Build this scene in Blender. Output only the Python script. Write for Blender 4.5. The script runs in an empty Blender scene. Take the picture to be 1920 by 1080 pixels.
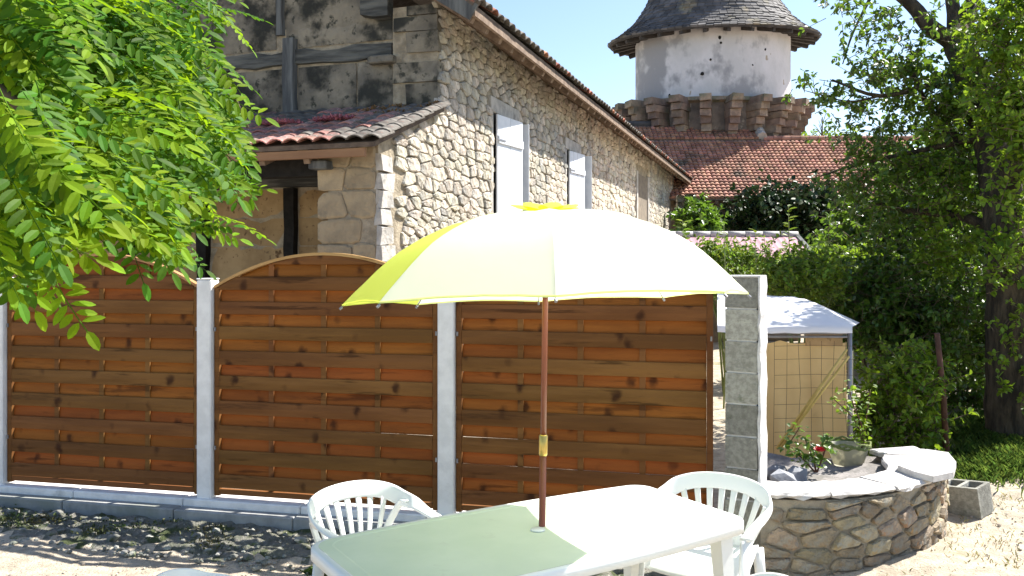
import bpy, math, random
import numpy as np
from mathutils import Vector, Matrix
random.seed(7)
rng = np.random.default_rng(11)
sc = bpy.context.scene
COL = sc.collection
R = math.radians
PI = math.pi

# ------------------------------------------------------------ camera, sky, sun, exposure
F, HOR, CX, H = 1600.0, 495.0, 960.0, 1.92
cam = bpy.data.cameras.new("camera")
cam.sensor_width = 36
cam.lens = 36 * F / 1920
cam.shift_y = -(540 - HOR) / 1920
cam.clip_start = 0.05
cam.clip_end = 1500
camo = bpy.data.objects.new("camera", cam)
camo.location = (0, 0, H)
camo.rotation_euler = (R(90), 0, 0)
COL.objects.link(camo)
sc.camera = camo

SUN_AZ = math.atan2(0.88, 0.475)      # from +Y towards +X
SUN_EL = R(50)
w = bpy.data.worlds.new("World")
sc.world = w
w.use_nodes = True
nt = w.node_tree
bg = nt.nodes["Background"]
sky = nt.nodes.new("ShaderNodeTexSky")
sky.sky_type = 'NISHITA'
sky.sun_disc = False
sky.sun_elevation = SUN_EL
sky.sun_rotation = SUN_AZ
sky.air_density = 1.0
sky.dust_density = .7
sky.ozone_density = 1.6
nt.links.new(sky.outputs[0], bg.inputs[0])
bg.inputs[1].default_value = 0.09
sl = bpy.data.lights.new("sun", 'SUN')
sl.energy = 5.0
sl.angle = R(0.53)
sl.color = (1.0, 0.955, 0.88)
so = bpy.data.objects.new("sun", sl)
sd = Vector((math.sin(SUN_AZ) * math.cos(SUN_EL), math.cos(SUN_AZ) * math.cos(SUN_EL), math.sin(SUN_EL)))
so.rotation_euler = sd.to_track_quat('Z', 'Y').to_euler()
so.location = sd * 60
COL.objects.link(so)
sc.view_settings.view_transform = 'Standard'
sc.view_settings.look = 'None'
sc.view_settings.exposure = 1.36
sc.view_settings.gamma = 1
sc.view_settings.use_curve_mapping = False
sc.cycles.max_bounces = 8
sc.cycles.transparent_max_bounces = 8
sc.cycles.use_denoising = True

# ------------------------------------------------------------ helpers
def P(px, py, Y):
    return ((px - CX) / F * Y, Y, H + (HOR - py) / F * Y)

def smooth(a, b, x):
    t = min(1, max(0, (x - a) / (b - a)))
    return t * t * (3 - 2 * t)

def gz(x, y):
    return 0.09 * smooth(1.2, 2.6, x) + 0.10 * smooth(2.8, 4.5, x) * smooth(5, 8, y) + 0.25 * smooth(9, 16, y)

def thing(name, label, cat, loc=(0, 0, 0), rz=0, group=None):
    o = bpy.data.objects.new(name, None)
    o.location = loc
    o.rotation_euler = (0, 0, rz)
    o.empty_display_size = 0.1
    COL.objects.link(o)
    o["label"] = label
    o["category"] = cat
    if group: o["group"] = group
    if name in ("block_pillar", "ruined_wall", "fence_footing", "stone_planter"): o["kind"] = "thing"
    return o

def tag(o, label=None, cat=None, group=None, kind=None):
    for k, v in (("label", label), ("category", cat), ("group", group), ("kind", kind)):
        if v: o[k] = v
    return o

def link(name, me, parent=None):
    o = bpy.data.objects.new(name, me)
    COL.objects.link(o)
    if parent: o.parent = parent
    return o

class MB:
    def __init__(s): s.v = []; s.f = []
    def add(s, vs, fs):
        n = len(s.v)
        s.v += [tuple(p) for p in vs]
        s.f += [tuple(i + n for i in f) for f in fs]
        return s
    def box(s, x0, x1, y0, y1, z0, z1, b=0.0):
        if b <= 0:
            return s.add([(x0,y0,z0),(x1,y0,z0),(x1,y1,z0),(x0,y1,z0),(x0,y0,z1),(x1,y0,z1),(x1,y1,z1),(x0,y1,z1)],
                  [(0,3,2,1),(4,5,6,7),(0,1,5,4),(1,2,6,5),(2,3,7,6),(3,0,4,7)])
        V = []
        for (z, i) in ((z0, b), (z0 + b, 0), (z1 - b, 0), (z1, b)):
            X0, X1, Y0, Y1 = x0 + i, x1 - i, y0 + i, y1 - i
            V += [(X0+b,Y0,z),(X1-b,Y0,z),(X1,Y0+b,z),(X1,Y1-b,z),(X1-b,Y1,z),(X0+b,Y1,z),(X0,Y1-b,z),(X0,Y0+b,z)]
        Fs = [tuple(reversed(range(8))), tuple(range(24, 32))]
        for r in range(3):
            for k in range(8):
                a, c = r*8+k, r*8+(k+1) % 8
                Fs.append((a, c, c+8, a+8))
        return s.add(V, Fs)
    def obox(s, c, sz, rot=None, jit=0.0):
        a, b, d = sz[0]/2, sz[1]/2, sz[2]/2
        m = rot if rot else Matrix.Identity(3)
        V = []
        for p in ((-a,-b,-d),(a,-b,-d),(a,b,-d),(-a,b,-d),(-a,-b,d),(a,-b,d),(a,b,d),(-a,b,d)):
            q = m @ Vector(p)
            V.append((q.x+c[0]+random.uniform(-jit,jit), q.y+c[1]+random.uniform(-jit,jit), q.z+c[2]+random.uniform(-jit,jit)))
        return s.add(V, [(0,3,2,1),(4,5,6,7),(0,1,5,4),(1,2,6,5),(2,3,7,6),(3,0,4,7)])
    def beam(s, p, q, wd, ht, up=(0,0,1)):
        p, q = Vector(p), Vector(q)
        d = (q - p).normalized()
        u = Vector(up)
        x = d.cross(u).normalized() * wd / 2
        z = x.cross(d).normalized() * ht / 2
        V = [p-x-z, p+x-z, p+x+z, p-x+z, q-x-z, q+x-z, q+x+z, q-x+z]
        return s.add(V, [(0,1,2,3),(7,6,5,4),(0,4,5,1),(1,5,6,2),(2,6,7,3),(3,7,4,0)])
    def tube(s, pts, rad, n=8, cap=True, flat=None):
        pts = [Vector(p) for p in pts]
        if not hasattr(rad, '__len__'): rad = [rad] * len(pts)
        base = len(s.v)
        prev = None
        for i, p in enumerate(pts):
            d = (pts[min(i+1, len(pts)-1)] - pts[max(i-1, 0)]).normalized()
            if prev is None:
                a = d.orthogonal().normalized()
            else:
                a = (prev - d * prev.dot(d)).normalized()
            prev = a
            b = d.cross(a)
            for k in range(n):
                t = 2*PI*k/n
                s.v.append(tuple(p + (a*math.cos(t) + b*math.sin(t)) * rad[i]))
        for i in range(len(pts)-1):
            for k in range(n):
                a0 = base+i*n+k; a1 = base+i*n+(k+1) % n
                s.f.append((a0, a1, a1+n, a0+n))
        if cap:
            s.f.append(tuple(reversed(range(base, base+n))))
            s.f.append(tuple(range(base+(len(pts)-1)*n, base+len(pts)*n)))
        return s
    def sweep(s, pts, wide, wd, th, n=8):
        """elliptical section; wide[i] = vector of the wide axis"""
        pts = [Vector(p) for p in pts]
        base = len(s.v)
        for i, p in enumerate(pts):
            d = (pts[min(i+1, len(pts)-1)] - pts[max(i-1, 0)]).normalized()
            a = Vector(wide[i]); a = (a - d*a.dot(d)).normalized()
            b = d.cross(a)
            W = wd[i] if hasattr(wd, '__len__') else wd
            for k in range(n):
                t = 2*PI*(k+.5)/n
                cx = math.copysign(abs(math.cos(t))**.6, math.cos(t)); cy = math.copysign(abs(math.sin(t))**.6, math.sin(t))
                s.v.append(tuple(p + a*cx*W/2 + b*cy*th/2))
        for i in range(len(pts)-1):
            for k in range(n):
                a0 = base+i*n+k; a1 = base+i*n+(k+1) % n
                s.f.append((a0, a1, a1+n, a0+n))
        s.f.append(tuple(reversed(range(base, base+n))))
        s.f.append(tuple(range(base+(len(pts)-1)*n, base+len(pts)*n)))
        return s
    def prism(s, poly, z0, z1):
        n = len(poly)
        V = [(x, y, z0) for x, y in poly] + [(x, y, z1) for x, y in poly]
        return s.add(V, [tuple(reversed(range(n))), tuple(range(n, 2*n))] + [(i, (i+1) % n, (i+1) % n+n, i+n) for i in range(n)])
    def rock(s, c, r, sq=0.7, sub=1, jit=0.18):
        t = (1+5**.5)/2
        vs = [(-1,t,0),(1,t,0),(-1,-t,0),(1,-t,0),(0,-1,t),(0,1,t),(0,-1,-t),(0,1,-t),(t,0,-1),(t,0,1),(-t,0,-1),(-t,0,1)]
        fs = [(0,11,5),(0,5,1),(0,1,7),(0,7,10),(0,10,11),(1,5,9),(5,11,4),(11,10,2),(10,7,6),(7,1,8),(3,9,4),(3,4,2),(3,2,6),(3,6,8),(3,8,9),(4,9,5),(2,4,11),(6,2,10),(8,6,7),(9,8,1)]
        m = Matrix.Rotation(random.uniform(0, 6), 3, 'Z') @ Matrix.Rotation(random.uniform(-.5, .5), 3, 'X')
        V = []
        sx, sy = random.uniform(.8, 1.3), random.uniform(.7, 1.1)
        for p in vs:
            q = Vector(p).normalized() * r * (1 + random.uniform(-jit, jit))
            q = m @ Vector((q.x*sx, q.y*sy, q.z*sq))
            V.append((q.x+c[0], q.y+c[1], q.z+c[2]))
        return s.add(V, fs)
    def mesh(s, name, m=None, smooth_=False, off=None):
        me = bpy.data.meshes.new(name)
        v = s.v if off is None else [(a-off[0], b-off[1], c-off[2]) for a, b, c in s.v]
        me.from_pydata(v, [], s.f)
        if m: me.materials.append(m)
        if smooth_: me.polygons.foreach_set("use_smooth", [True]*len(me.polygons))
        me.update()
        return me
    def build(s, name, m=None, parent=None, smooth_=False, off=None):
        return link(name, s.mesh(name, m, smooth_, off), parent)

def np_mesh(name, V, Fc, m, smooth_=False):
    """V (n,3), Fc (k,c) uniform polygons"""
    me = bpy.data.meshes.new(name)
    V = np.ascontiguousarray(V, dtype=np.float32); Fc = np.ascontiguousarray(Fc, dtype=np.int32)
    me.vertices.add(len(V)); me.vertices.foreach_set("co", V.ravel())
    k, c = Fc.shape
    me.loops.add(k*c); me.loops.foreach_set("vertex_index", Fc.ravel())
    me.polygons.add(k); me.polygons.foreach_set("loop_start", np.arange(0, k*c, c, dtype=np.int32))
    if smooth_: me.polygons.foreach_set("use_smooth", np.ones(k, dtype=bool))
    me.materials.append(m)
    me.update(calc_edges=True)
    return me

# ------------------------------------------------------------ materials
def mat(name, c1, c2=None, sc1=6.0, rough=0.85, bump=0.0, bsc=30.0, rnd=0.0, hue=0.0, transl=0.0, stretch=(1, 1, 1),
        c3=None, sc3=2.0, t3=(0.55, 0.65), metal=0.0, spec=0.3, ramp=(0.35, 0.65), tcol=None, bdist=0.01, c4=None, sc4=9.0, t4=(.62, .7)):
    m = bpy.data.materials.new(name)
    m.use_nodes = True
    N, L = m.node_tree.nodes, m.node_tree.links
    b = N["Principled BSDF"]
    b.inputs["Roughness"].default_value = rough
    b.inputs["Metallic"].default_value = metal
    b.inputs["Specular IOR Level"].default_value = spec
    tc = N.new("ShaderNodeTexCoord"); mp = N.new("ShaderNodeMapping")
    mp.inputs["Scale"].default_value = stretch
    L.new(tc.outputs["Object"], mp.inputs[0])
    def noise(s, det=5, src=mp.outputs[0]):
        n = N.new("ShaderNodeTexNoise"); n.inputs["Scale"].default_value = s; n.inputs["Detail"].default_value = det
        n.inputs["Roughness"].default_value = .6
        L.new(src, n.inputs["Vector"]); return n.outputs["Fac"]
    def mr(src, lo, hi):
        n = N.new("ShaderNodeMapRange"); n.inputs[1].default_value = lo; n.inputs[2].default_value = hi
        n.interpolation_type = 'SMOOTHSTEP'; L.new(src, n.inputs[0]); return n.outputs[0]
    def mix(f, a, c):
        n = N.new("ShaderNodeMix"); n.data_type = 'RGBA'; L.new(f, n.inputs[0])
        for k, q in ((6, a), (7, c)):
            if isinstance(q, tuple): n.inputs[k].default_value = (*q, 1)
            else: L.new(q, n.inputs[k])
        return n.outputs[2]
    rv = None
    if rnd or hue:
        oi = N.new("ShaderNodeObjectInfo"); ge = N.new("ShaderNodeNewGeometry")
        ad = N.new("ShaderNodeMath"); ad.operation = 'ADD'
        L.new(oi.outputs["Random"], ad.inputs[0]); L.new(ge.outputs["Random Per Island"], ad.inputs[1])
        fr = N.new("ShaderNodeMath"); fr.operation = 'FRACT'; L.new(ad.outputs[0], fr.inputs[0]); rv = fr.outputs[0]
    col = mix(mr(noise(sc1), *ramp), c1, c2 or c1)
    if c3: col = mix(mr(noise(sc3), *t3), col, c3)
    if c4: col = mix(mr(noise(sc4, 3), *t4), col, c4)
    if rv is not None:
        hs = N.new("ShaderNodeHueSaturation")
        v = N.new("ShaderNodeMapRange"); v.inputs[3].default_value = 1-rnd; v.inputs[4].default_value = 1+rnd
        L.new(rv, v.inputs[0]); L.new(v.outputs[0], hs.inputs["Value"])
        if hue:
            mu = N.new("ShaderNodeMath"); mu.operation = 'MULTIPLY'; mu.inputs[1].default_value = 7.31; L.new(rv, mu.inputs[0])
            f2 = N.new("ShaderNodeMath"); f2.operation = 'FRACT'; L.new(mu.outputs[0], f2.inputs[0])
            h = N.new("ShaderNodeMapRange"); h.inputs[3].default_value = .5-hue; h.inputs[4].default_value = .5+hue
            L.new(f2.outputs[0], h.inputs[0]); L.new(h.outputs[0], hs.inputs["Hue"])
        L.new(col, hs.inputs["Color"]); col = hs.outputs["Color"]
    L.new(col, b.inputs["Base Color"])
    if bump:
        bn = N.new("ShaderNodeBump"); bn.inputs["Strength"].default_value = bump; bn.inputs["Distance"].default_value = bdist
        L.new(noise(bsc, 6), bn.inputs["Height"]); L.new(bn.outputs[0], b.inputs["Normal"])
    if transl:
        tr = N.new("ShaderNodeBsdfTranslucent")
        if tcol: tr.inputs[0].default_value = (*tcol, 1)
        else: L.new(col, tr.inputs[0])
        ms = N.new("ShaderNodeMixShader"); ms.inputs[0].default_value = transl
        L.new(b.outputs[0], ms.inputs[1]); L.new(tr.outputs[0], ms.inputs[2])
        L.new(ms.outputs[0], N["Material Output"].inputs["Surface"])
    return m

m_ground = mat("sandy_ground", (.50, .43, .33), (.34, .29, .22), 9, .95, .9, 55, c3=(.20, .21, .09), sc3=.9, t3=(.60, .72), bdist=.02, c4=(.22, .19, .15), sc4=60, t4=(.6, .68))
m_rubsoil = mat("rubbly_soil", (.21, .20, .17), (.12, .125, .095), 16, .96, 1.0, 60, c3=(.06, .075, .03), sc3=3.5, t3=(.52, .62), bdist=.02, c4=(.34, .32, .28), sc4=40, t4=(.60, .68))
m_rubble = mat("rubble_stone", (.30, .29, .26), (.17, .18, .15), 14, .95, .6, 40, rnd=.35, c3=(.10, .12, .05), sc3=6, t3=(.55, .68))
m_pebble = mat("pebbles", (.42, .37, .30), (.28, .25, .21), 20, .9, .3, 60, rnd=.4, hue=.02)
m_stone = mat("barn_stone", (.62, .56, .47), (.47, .41, .32), 7, .95, 1.0, 26, rnd=.24, hue=.018, c3=(.36, .35, .32), sc3=1.1, t3=(.50, .66), bdist=.035, c4=(.20, .17, .13), sc4=22, t4=(.56, .70))
m_mortar = mat("lime_mortar", (.40, .34, .25), (.25, .21, .15), 7, .96, .8, 25, bdist=.03)
m_render = mat("grey_lime_render", (.50, .47, .43), (.36, .34, .31), 6, .95, .7, 14, bdist=.03, c3=(.22, .21, .19), sc3=3, t3=(.58, .7))
m_gable = mat("gable_daub", (.285, .25, .19), (.15, .135, .11), 2.2, .96, .8, 12, c3=(.035, .035, .03), sc3=1.3, t3=(.46, .58), bdist=.03, rnd=.12, c4=(.05, .05, .04), sc4=9, t4=(.55, .68))
m_daub = mat("ochre_daub", (.42, .29, .15), (.30, .20, .10), 2.5, .95, .6, 18, c3=(.12, .07, .035), sc3=3.3, t3=(.62, .68), rnd=.1, c4=(.20, .13, .07), sc4=14, t4=(.6, .7))
m_gtimber = mat("weathered_grey_timber", (.15, .155, .15), (.06, .063, .065), 9, .9, .8, 22, stretch=(1, 1, .12), bdist=.02, rnd=.15)
m_gtimberh = mat("weathered_grey_beam", (.16, .16, .145), (.05, .052, .05), 9, .9, .9, 22, stretch=(.12, 1, 1), bdist=.03, rnd=.15)
m_btimber = mat("black_timber", (.02, .018, .016), (.01, .009, .008), 9, .9, .5, 25)
m_rafter = mat("brown_rafter", (.26, .19, .14), (.15, .105, .075), 8, .9, .4, 30, rnd=.2)
m_soffit = mat("soffit_board", (.17, .13, .10), (.10, .075, .06), 8, .95, .4, 30, rnd=.2)
m_tile = mat("terracotta_tile", (.40, .16, .10), (.26, .12, .09), 14, .88, .5, 40, rnd=.35, hue=.012, c3=(.14, .12, .10), sc3=3.5, t3=(.50, .62), c4=(.42, .36, .3), sc4=30, t4=(.64, .7))
m_eave = mat("dark_eave_wood", (.07, .06, .055), (.04, .035, .032), 3, .9)
m_tilep = mat("faded_pink_tile", (.44, .21, .17), (.30, .15, .12), 14, .9, .6, 40, rnd=.35, hue=.012, c3=(.17, .13, .11), sc3=5, t3=(.48, .62), c4=(.45, .38, .33), sc4=26, t4=(.6, .7))
m_tileg = mat("lichen_grey_tile", (.17, .155, .135), (.09, .08, .07), 10, .92, .6, 30, rnd=.3, c3=(.30, .13, .09), sc3=5, t3=(.60, .68))
m_tile2 = mat("old_red_tile", (.45, .24, .17), (.31, .16, .115), 2.5, .9, 0, 30, rnd=.30, hue=.012, c3=(.16, .12, .09), sc3=.8, t3=(.55, .7))
m_slate = mat("grey_slate", (.115, .108, .11), (.07, .068, .07), 1.2, .75, .2, 12, rnd=.35, hue=.02, c3=(.20, .17, .11), sc3=.9, t3=(.56, .68))
m_plaster = mat("tower_plaster", (.66, .63, .64), (.56, .54, .54), .9, .93, .5, 5, c3=(.33, .32, .33), sc3=.5, t3=(.50, .60), bdist=.05, c4=(.40, .33, .26), sc4=1.1, t4=(.66, .69), stretch=(1, 1, .7))
m_corbel = mat("corbel_stone", (.31, .225, .17), (.19, .135, .105), 2, .95, .8, 6, rnd=.3, hue=.02, c3=(.15, .14, .10), sc3=1.2, t3=(.52, .66), bdist=.06)
m_drum = mat("tower_rubble", (.26, .21, .17), (.15, .125, .105), 1.6, .95, .9, 5, c3=(.35, .30, .25), sc3=3, t3=(.6, .68), bdist=.08)
m_wallbrown = mat("brown_stone_wall", (.22, .16, .10), (.12, .09, .06), 2, .95, .9, 6, bdist=.06, rnd=.3)
m_shutter = mat("white_shutter_paint", (.74, .76, .80), (.66, .69, .74), 5, .6, .1, 30)
m_postw = mat("white_concrete", (.80, .80, .79), (.68, .68, .67), 7, .85, .25, 50, c3=(.46, .46, .44), sc3=2.5, t3=(.62, .75))
m_foot = mat("footing_concrete", (.36, .36, .35), (.24, .245, .24), 5, .92, .5, 35, c3=(.24, .25, .22), sc3=2.2, t3=(.52, .68))
m_block = mat("concrete_block", (.33, .325, .285), (.22, .215, .185), 30, .95, .9, 90, rnd=.38, c3=(.13, .14, .10), sc3=5, t3=(.6, .7), bdist=.008)
m_mortarw = mat("white_mortar", (.66, .65, .64), (.48, .47, .47), 8, .9, .7, 22, bdist=.02)
m_coping = mat("cement_coping", (.60, .575, .55), (.40, .385, .37), 7, .9, .6, 30, rnd=.08, bdist=.01)
m_pstone = mat("planter_stone", (.40, .33, .23), (.22, .185, .135), 9, .95, 1.0, 20, rnd=.30, hue=.02, c3=(.40, .25, .11), sc3=5, t3=(.54, .64), bdist=.05, c4=(.30, .28, .23), sc4=8, t4=(.52, .62))
m_pmortar = mat("planter_mortar", (.36, .32, .25), (.24, .21, .16), 8, .95, .9, 25, bdist=.03)
m_greyrock = mat("grey_rock", (.27, .28, .30), (.18, .185, .2), 8, .9, .6, 25, rnd=.2)
m_soil = mat("grey_soil", (.27, .25, .24), (.17, .16, .15), 12, .95, .9, 40)
m_resin = mat("white_resin", (.80, .82, .80), (.77, .79, .77), 3, .32, 0, 30, spec=.5)
m_top = mat("parasol_tinted_resin", (.69, .765, .60), (.63, .715, .55), 2.5, .42, .06, 5, spec=.5, c3=(.60, .66, .52), sc3=9, t3=(.60, .75), bdist=.01)  # white top; green light through the parasol put into its colour
m_under = mat("grey_green_resin", (.42, .55, .50), (.40, .52, .48), 3, .4, spec=.5)
m_lime = mat("lime_fabric", (.76, .84, .15), (.74, .82, .13), 3, .8, .25, 8, transl=.5, tcol=(.76, .84, .12))
m_cream = mat("sunlit_white_fabric", (.88, .90, .80), (.86, .88, .78), 2.5, .8, .25, 7, transl=.6, tcol=(.88, .92, .72))  # pale lime cloth with the overexposed sunlit white put into its colour
m_hem = mat("pale_lime_hem", (.80, .86, .35), (.78, .84, .33), 6, .8, 0, 30, transl=.5)
m_pole = mat("red_brown_pole", (.24, .065, .03), (.16, .045, .022), 8, .4, .1, 40, stretch=(1, 1, .1), spec=.5)
m_brass = mat("brass", (.62, .45, .14), (.5, .35, .1), 8, .3, metal=.9)
m_steel = mat("grey_steel", (.30, .30, .32), (.24, .24, .26), 8, .5, metal=.6)
m_tarp = mat("white_tarpaulin", (.88, .88, .90), (.86, .86, .88), 4, .6, .2, 9, transl=.25, bdist=.02)
m_beige = mat("beige_sheet", (.72, .54, .27), (.66, .49, .24), 3, .75, .2, 8, transl=.4, bdist=.02, c3=(.42, .32, .17), sc3=1.4, t3=(.55, .7))
m_clear = mat("milky_sheet", (.62, .60, .48), (.52, .51, .40), 4, .5, .3, 9, transl=.5, bdist=.02)
m_wire = mat("rusty_wire", (.12, .08, .05), (.08, .055, .035), 9, .7)
m_bamboo = mat("bamboo", (.62, .46, .14), (.50, .36, .10), 9, .5, .1, 30)
m_stake = mat("dark_red_stake", (.12, .055, .035), (.07, .035, .022), 9, .8, .4, 30)
m_bark = mat("tree_bark", (.10, .078, .05), (.035, .028, .02), 14, .97, 1.0, 16, stretch=(1, 1, .22), bdist=.12, c3=(.10, .11, .06), sc3=3, t3=(.58, .7))
m_twig = mat("twig", (.13, .10, .06), (.08, .06, .04), 10, .9)
m_gtwig = mat("green_twig", (.17, .20, .06), (.12, .15, .05), 10, .8)
m_red = mat("red_petal", (.50, .02, .03), (.35, .01, .02), 10, .5, transl=.2)
m_pink = mat("pink_roof_sheet", (.46, .27, .31), (.38, .22, .25), 2, .8, .2, 20)
m_sedum = mat("pink_sedum", (.50, .17, .20), (.34, .13, .14), 12, .9, rnd=.4, hue=.02, transl=.2)
m_orange = mat("orange_clay", (.55, .28, .15), (.42, .20, .10), 8, .9, .3, 30, rnd=.2)
def leafmat(n, a, b, rnd=.35, tr=.45, hue=.025, tcol=None, rough=.5, spec=.35):
    return mat(n, a, b, 5, rough, 0, 30, rnd=rnd, hue=hue, transl=tr, spec=spec, tcol=tcol)
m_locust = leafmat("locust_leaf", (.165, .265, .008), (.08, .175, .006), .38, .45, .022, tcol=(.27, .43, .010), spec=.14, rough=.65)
m_locustd = leafmat("deep_green_shaded_locust_leaf", (.06, .145, .008), (.035, .10, .008), .45, .35, .02, tcol=(.13, .28, .01), spec=.16, rough=.6)  # deep green leaves, also used to put inner shade into the colour
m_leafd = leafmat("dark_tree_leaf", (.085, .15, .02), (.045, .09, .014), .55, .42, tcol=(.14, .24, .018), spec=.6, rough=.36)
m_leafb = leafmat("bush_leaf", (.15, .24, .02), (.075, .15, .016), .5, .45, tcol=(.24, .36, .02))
m_leafh = leafmat("hedge_leaf", (.085, .155, .022), (.045, .095, .016), .55, .42, tcol=(.13, .24, .02), spec=.6, rough=.36)
m_leafy = leafmat("vine_leaf", (.19, .28, .025), (.11, .19, .02), .4, .45)
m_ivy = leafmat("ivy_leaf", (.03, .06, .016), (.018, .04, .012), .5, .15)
m_grass = leafmat("grass_blade", (.16, .24, .04), (.10, .17, .03), .4, .4)
m_dry = leafmat("dry_grass", (.34, .30, .12), (.24, .24, .08), .35, .3)
m_weed = leafmat("weed_leaf", (.07, .11, .03), (.10, .09, .03), .5, .3)

def slatmat(name, a, b, knot):
    m = mat(name, a, b, 3.2, .62, .25, 30, rnd=.14, hue=.008, stretch=(.22, 1, 2.2), spec=.12, c3=tuple(x*.62 for x in b), sc3=5, t3=(.56, .66))
    N, L = m.node_tree.nodes, m.node_tree.links
    b_ = N["Principled BSDF"]
    src = b_.inputs["Base Color"].links[0].from_socket
    tc = N.new("ShaderNodeTexCoord"); oi = N.new("ShaderNodeObjectInfo")
    ad = N.new("ShaderNodeVectorMath"); ad.operation = 'ADD'
    cb = N.new("ShaderNodeCombineXYZ")
    mu = N.new("ShaderNodeMath"); mu.operation = 'MULTIPLY'; mu.inputs[1].default_value = 37.
    L.new(oi.outputs["Random"], mu.inputs[0]); L.new(mu.outputs[0], cb.inputs[0])
    L.new(tc.outputs["Object"], ad.inputs[0]); L.new(cb.outputs[0], ad.inputs[1])
    nz = N.new("ShaderNodeTexNoise"); nz.inputs["Scale"].default_value = 16; nz.inputs["Detail"].default_value = 4; L.new(ad.outputs[0], nz.inputs["Vector"])
    sv = N.new("ShaderNodeVectorMath"); sv.operation = 'MULTIPLY_ADD'; sv.inputs[1].default_value = (.07, .0, .07); L.new(nz.outputs["Color"], sv.inputs[0]); L.new(ad.outputs[0], sv.inputs[2])
    mp = N.new("ShaderNodeMapping"); mp.inputs["Scale"].default_value = (6.5, .01, 4.6); L.new(sv.outputs[0], mp.inputs[0])
    vo = N.new("ShaderNodeTexVoronoi"); vo.inputs["Scale"].default_value = 1.0; L.new(mp.outputs[0], vo.inputs["Vector"])
    r = N.new("ShaderNodeMapRange"); r.inputs[1].default_value = .30; r.inputs[2].default_value = .06
    r.interpolation_type = 'SMOOTHSTEP'; L.new(vo.outputs["Distance"], r.inputs[0])
    sp = N.new("ShaderNodeSeparateColor"); L.new(vo.outputs["Color"], sp.inputs[0])
    gt = N.new("ShaderNodeMath"); gt.operation = 'GREATER_THAN'; gt.inputs[1].default_value = .25; L.new(sp.outputs[0], gt.inputs[0])
    ml = N.new("ShaderNodeMath"); ml.operation = 'MULTIPLY'; L.new(r.outputs[0], ml.inputs[0]); L.new(gt.outputs[0], ml.inputs[1])
    m2 = N.new("ShaderNodeMath"); m2.operation = 'MULTIPLY'; m2.inputs[1].default_value = .85; L.new(ml.outputs[0], m2.inputs[0])
    mx = N.new("ShaderNodeMix"); mx.data_type = 'RGBA'; mx.inputs[7].default_value = (*knot, 1)
    L.new(m2.outputs[0], mx.inputs[0]); L.new(src, mx.inputs[6]); L.new(mx.outputs[2], b_.inputs["Base Color"])
    return m
m_slat = slatmat("stained_pine", (.205, .092, .029), (.13, .056, .017), (.030, .009, .004))
m_slatb = slatmat("skylit_orange_pine", (.28, .094, .018), (.20, .064, .013), (.035, .011, .004))  # recessed slats: sky light on them put into a brighter orange
m_frame = slatmat("pine_frame", (.20, .088, .027), (.15, .062, .02), (.05, .016, .007))
m_cap = slatmat("pale_pine_cap", (.48, .28, .12), (.40, .22, .09), (.2, .1, .05))

# ------------------------------------------------------------ ground
def axis(lo, a, b, hi, step):
    out = list(np.arange(a, b, step))
    x, s = b, step
    while x < hi: out.append(x); s *= 1.35; x += s
    out.append(hi)
    x, s = a - step, step
    while x > lo: out.insert(0, x); s *= 1.35; x -= s
    out.insert(0, lo)
    return np.array(out)
def build_ground():
    xs = axis(-260, -5.5, 6.5, 260, .05); ys = axis(-40, 2.2, 9.5, 400, .05)
    nx, ny = len(xs), len(ys)
    X, Y = np.meshgrid(xs, ys)
    def sm(a, b, x):
        t = np.clip((x-a)/(b-a), 0, 1); return t*t*(3-2*t)
    Z = .09*sm(1.2, 2.6, X) + .10*sm(2.8, 4.5, X)*sm(5, 8, Y) + .25*sm(9, 16, Y)
    near = ((X > -6) & (X < 7) & (Y > 2) & (Y < 10)).astype(float)
    n = np.zeros_like(X)
    for k in range(26):
        a = rng.uniform(0, 2*PI); f = rng.uniform(2, 22); n += np.sin((X*np.cos(a)+Y*np.sin(a))*f + rng.uniform(0, 6)) / (f**.8)
    Z += near * n * .011 + near*rng.normal(0, .0022, X.shape)
    # rough, ridged strip at the fence foot
    yl = 6.93 - .2304*(X + 4.14)
    d = yl - Y
    strip = sm(.12, .22, d)*(1-sm(.75, .95, d))*(X < .6)*(X > -6)
    Z += strip*(np.abs(np.sin(d*22 + np.sin(X*5)*1.2 + np.sin(X*13)*.5))*.042 + rng.normal(0, .007, X.shape))
    V = np.stack([X.ravel(), Y.ravel(), Z.ravel()], 1)
    i = np.arange((ny-1)*(nx-1)); r = i//(nx-1); c = i % (nx-1); a = r*nx+c
    me = np_mesh("ground", V, np.stack([a, a+1, a+nx+1, a+nx], 1), m_ground, True)
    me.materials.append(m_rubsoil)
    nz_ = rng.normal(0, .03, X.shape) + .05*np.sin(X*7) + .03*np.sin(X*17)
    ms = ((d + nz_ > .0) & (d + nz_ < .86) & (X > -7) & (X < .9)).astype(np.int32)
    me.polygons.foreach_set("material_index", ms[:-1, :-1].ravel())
    return tag(link("ground", me), kind="structure")
build_ground()

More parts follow.
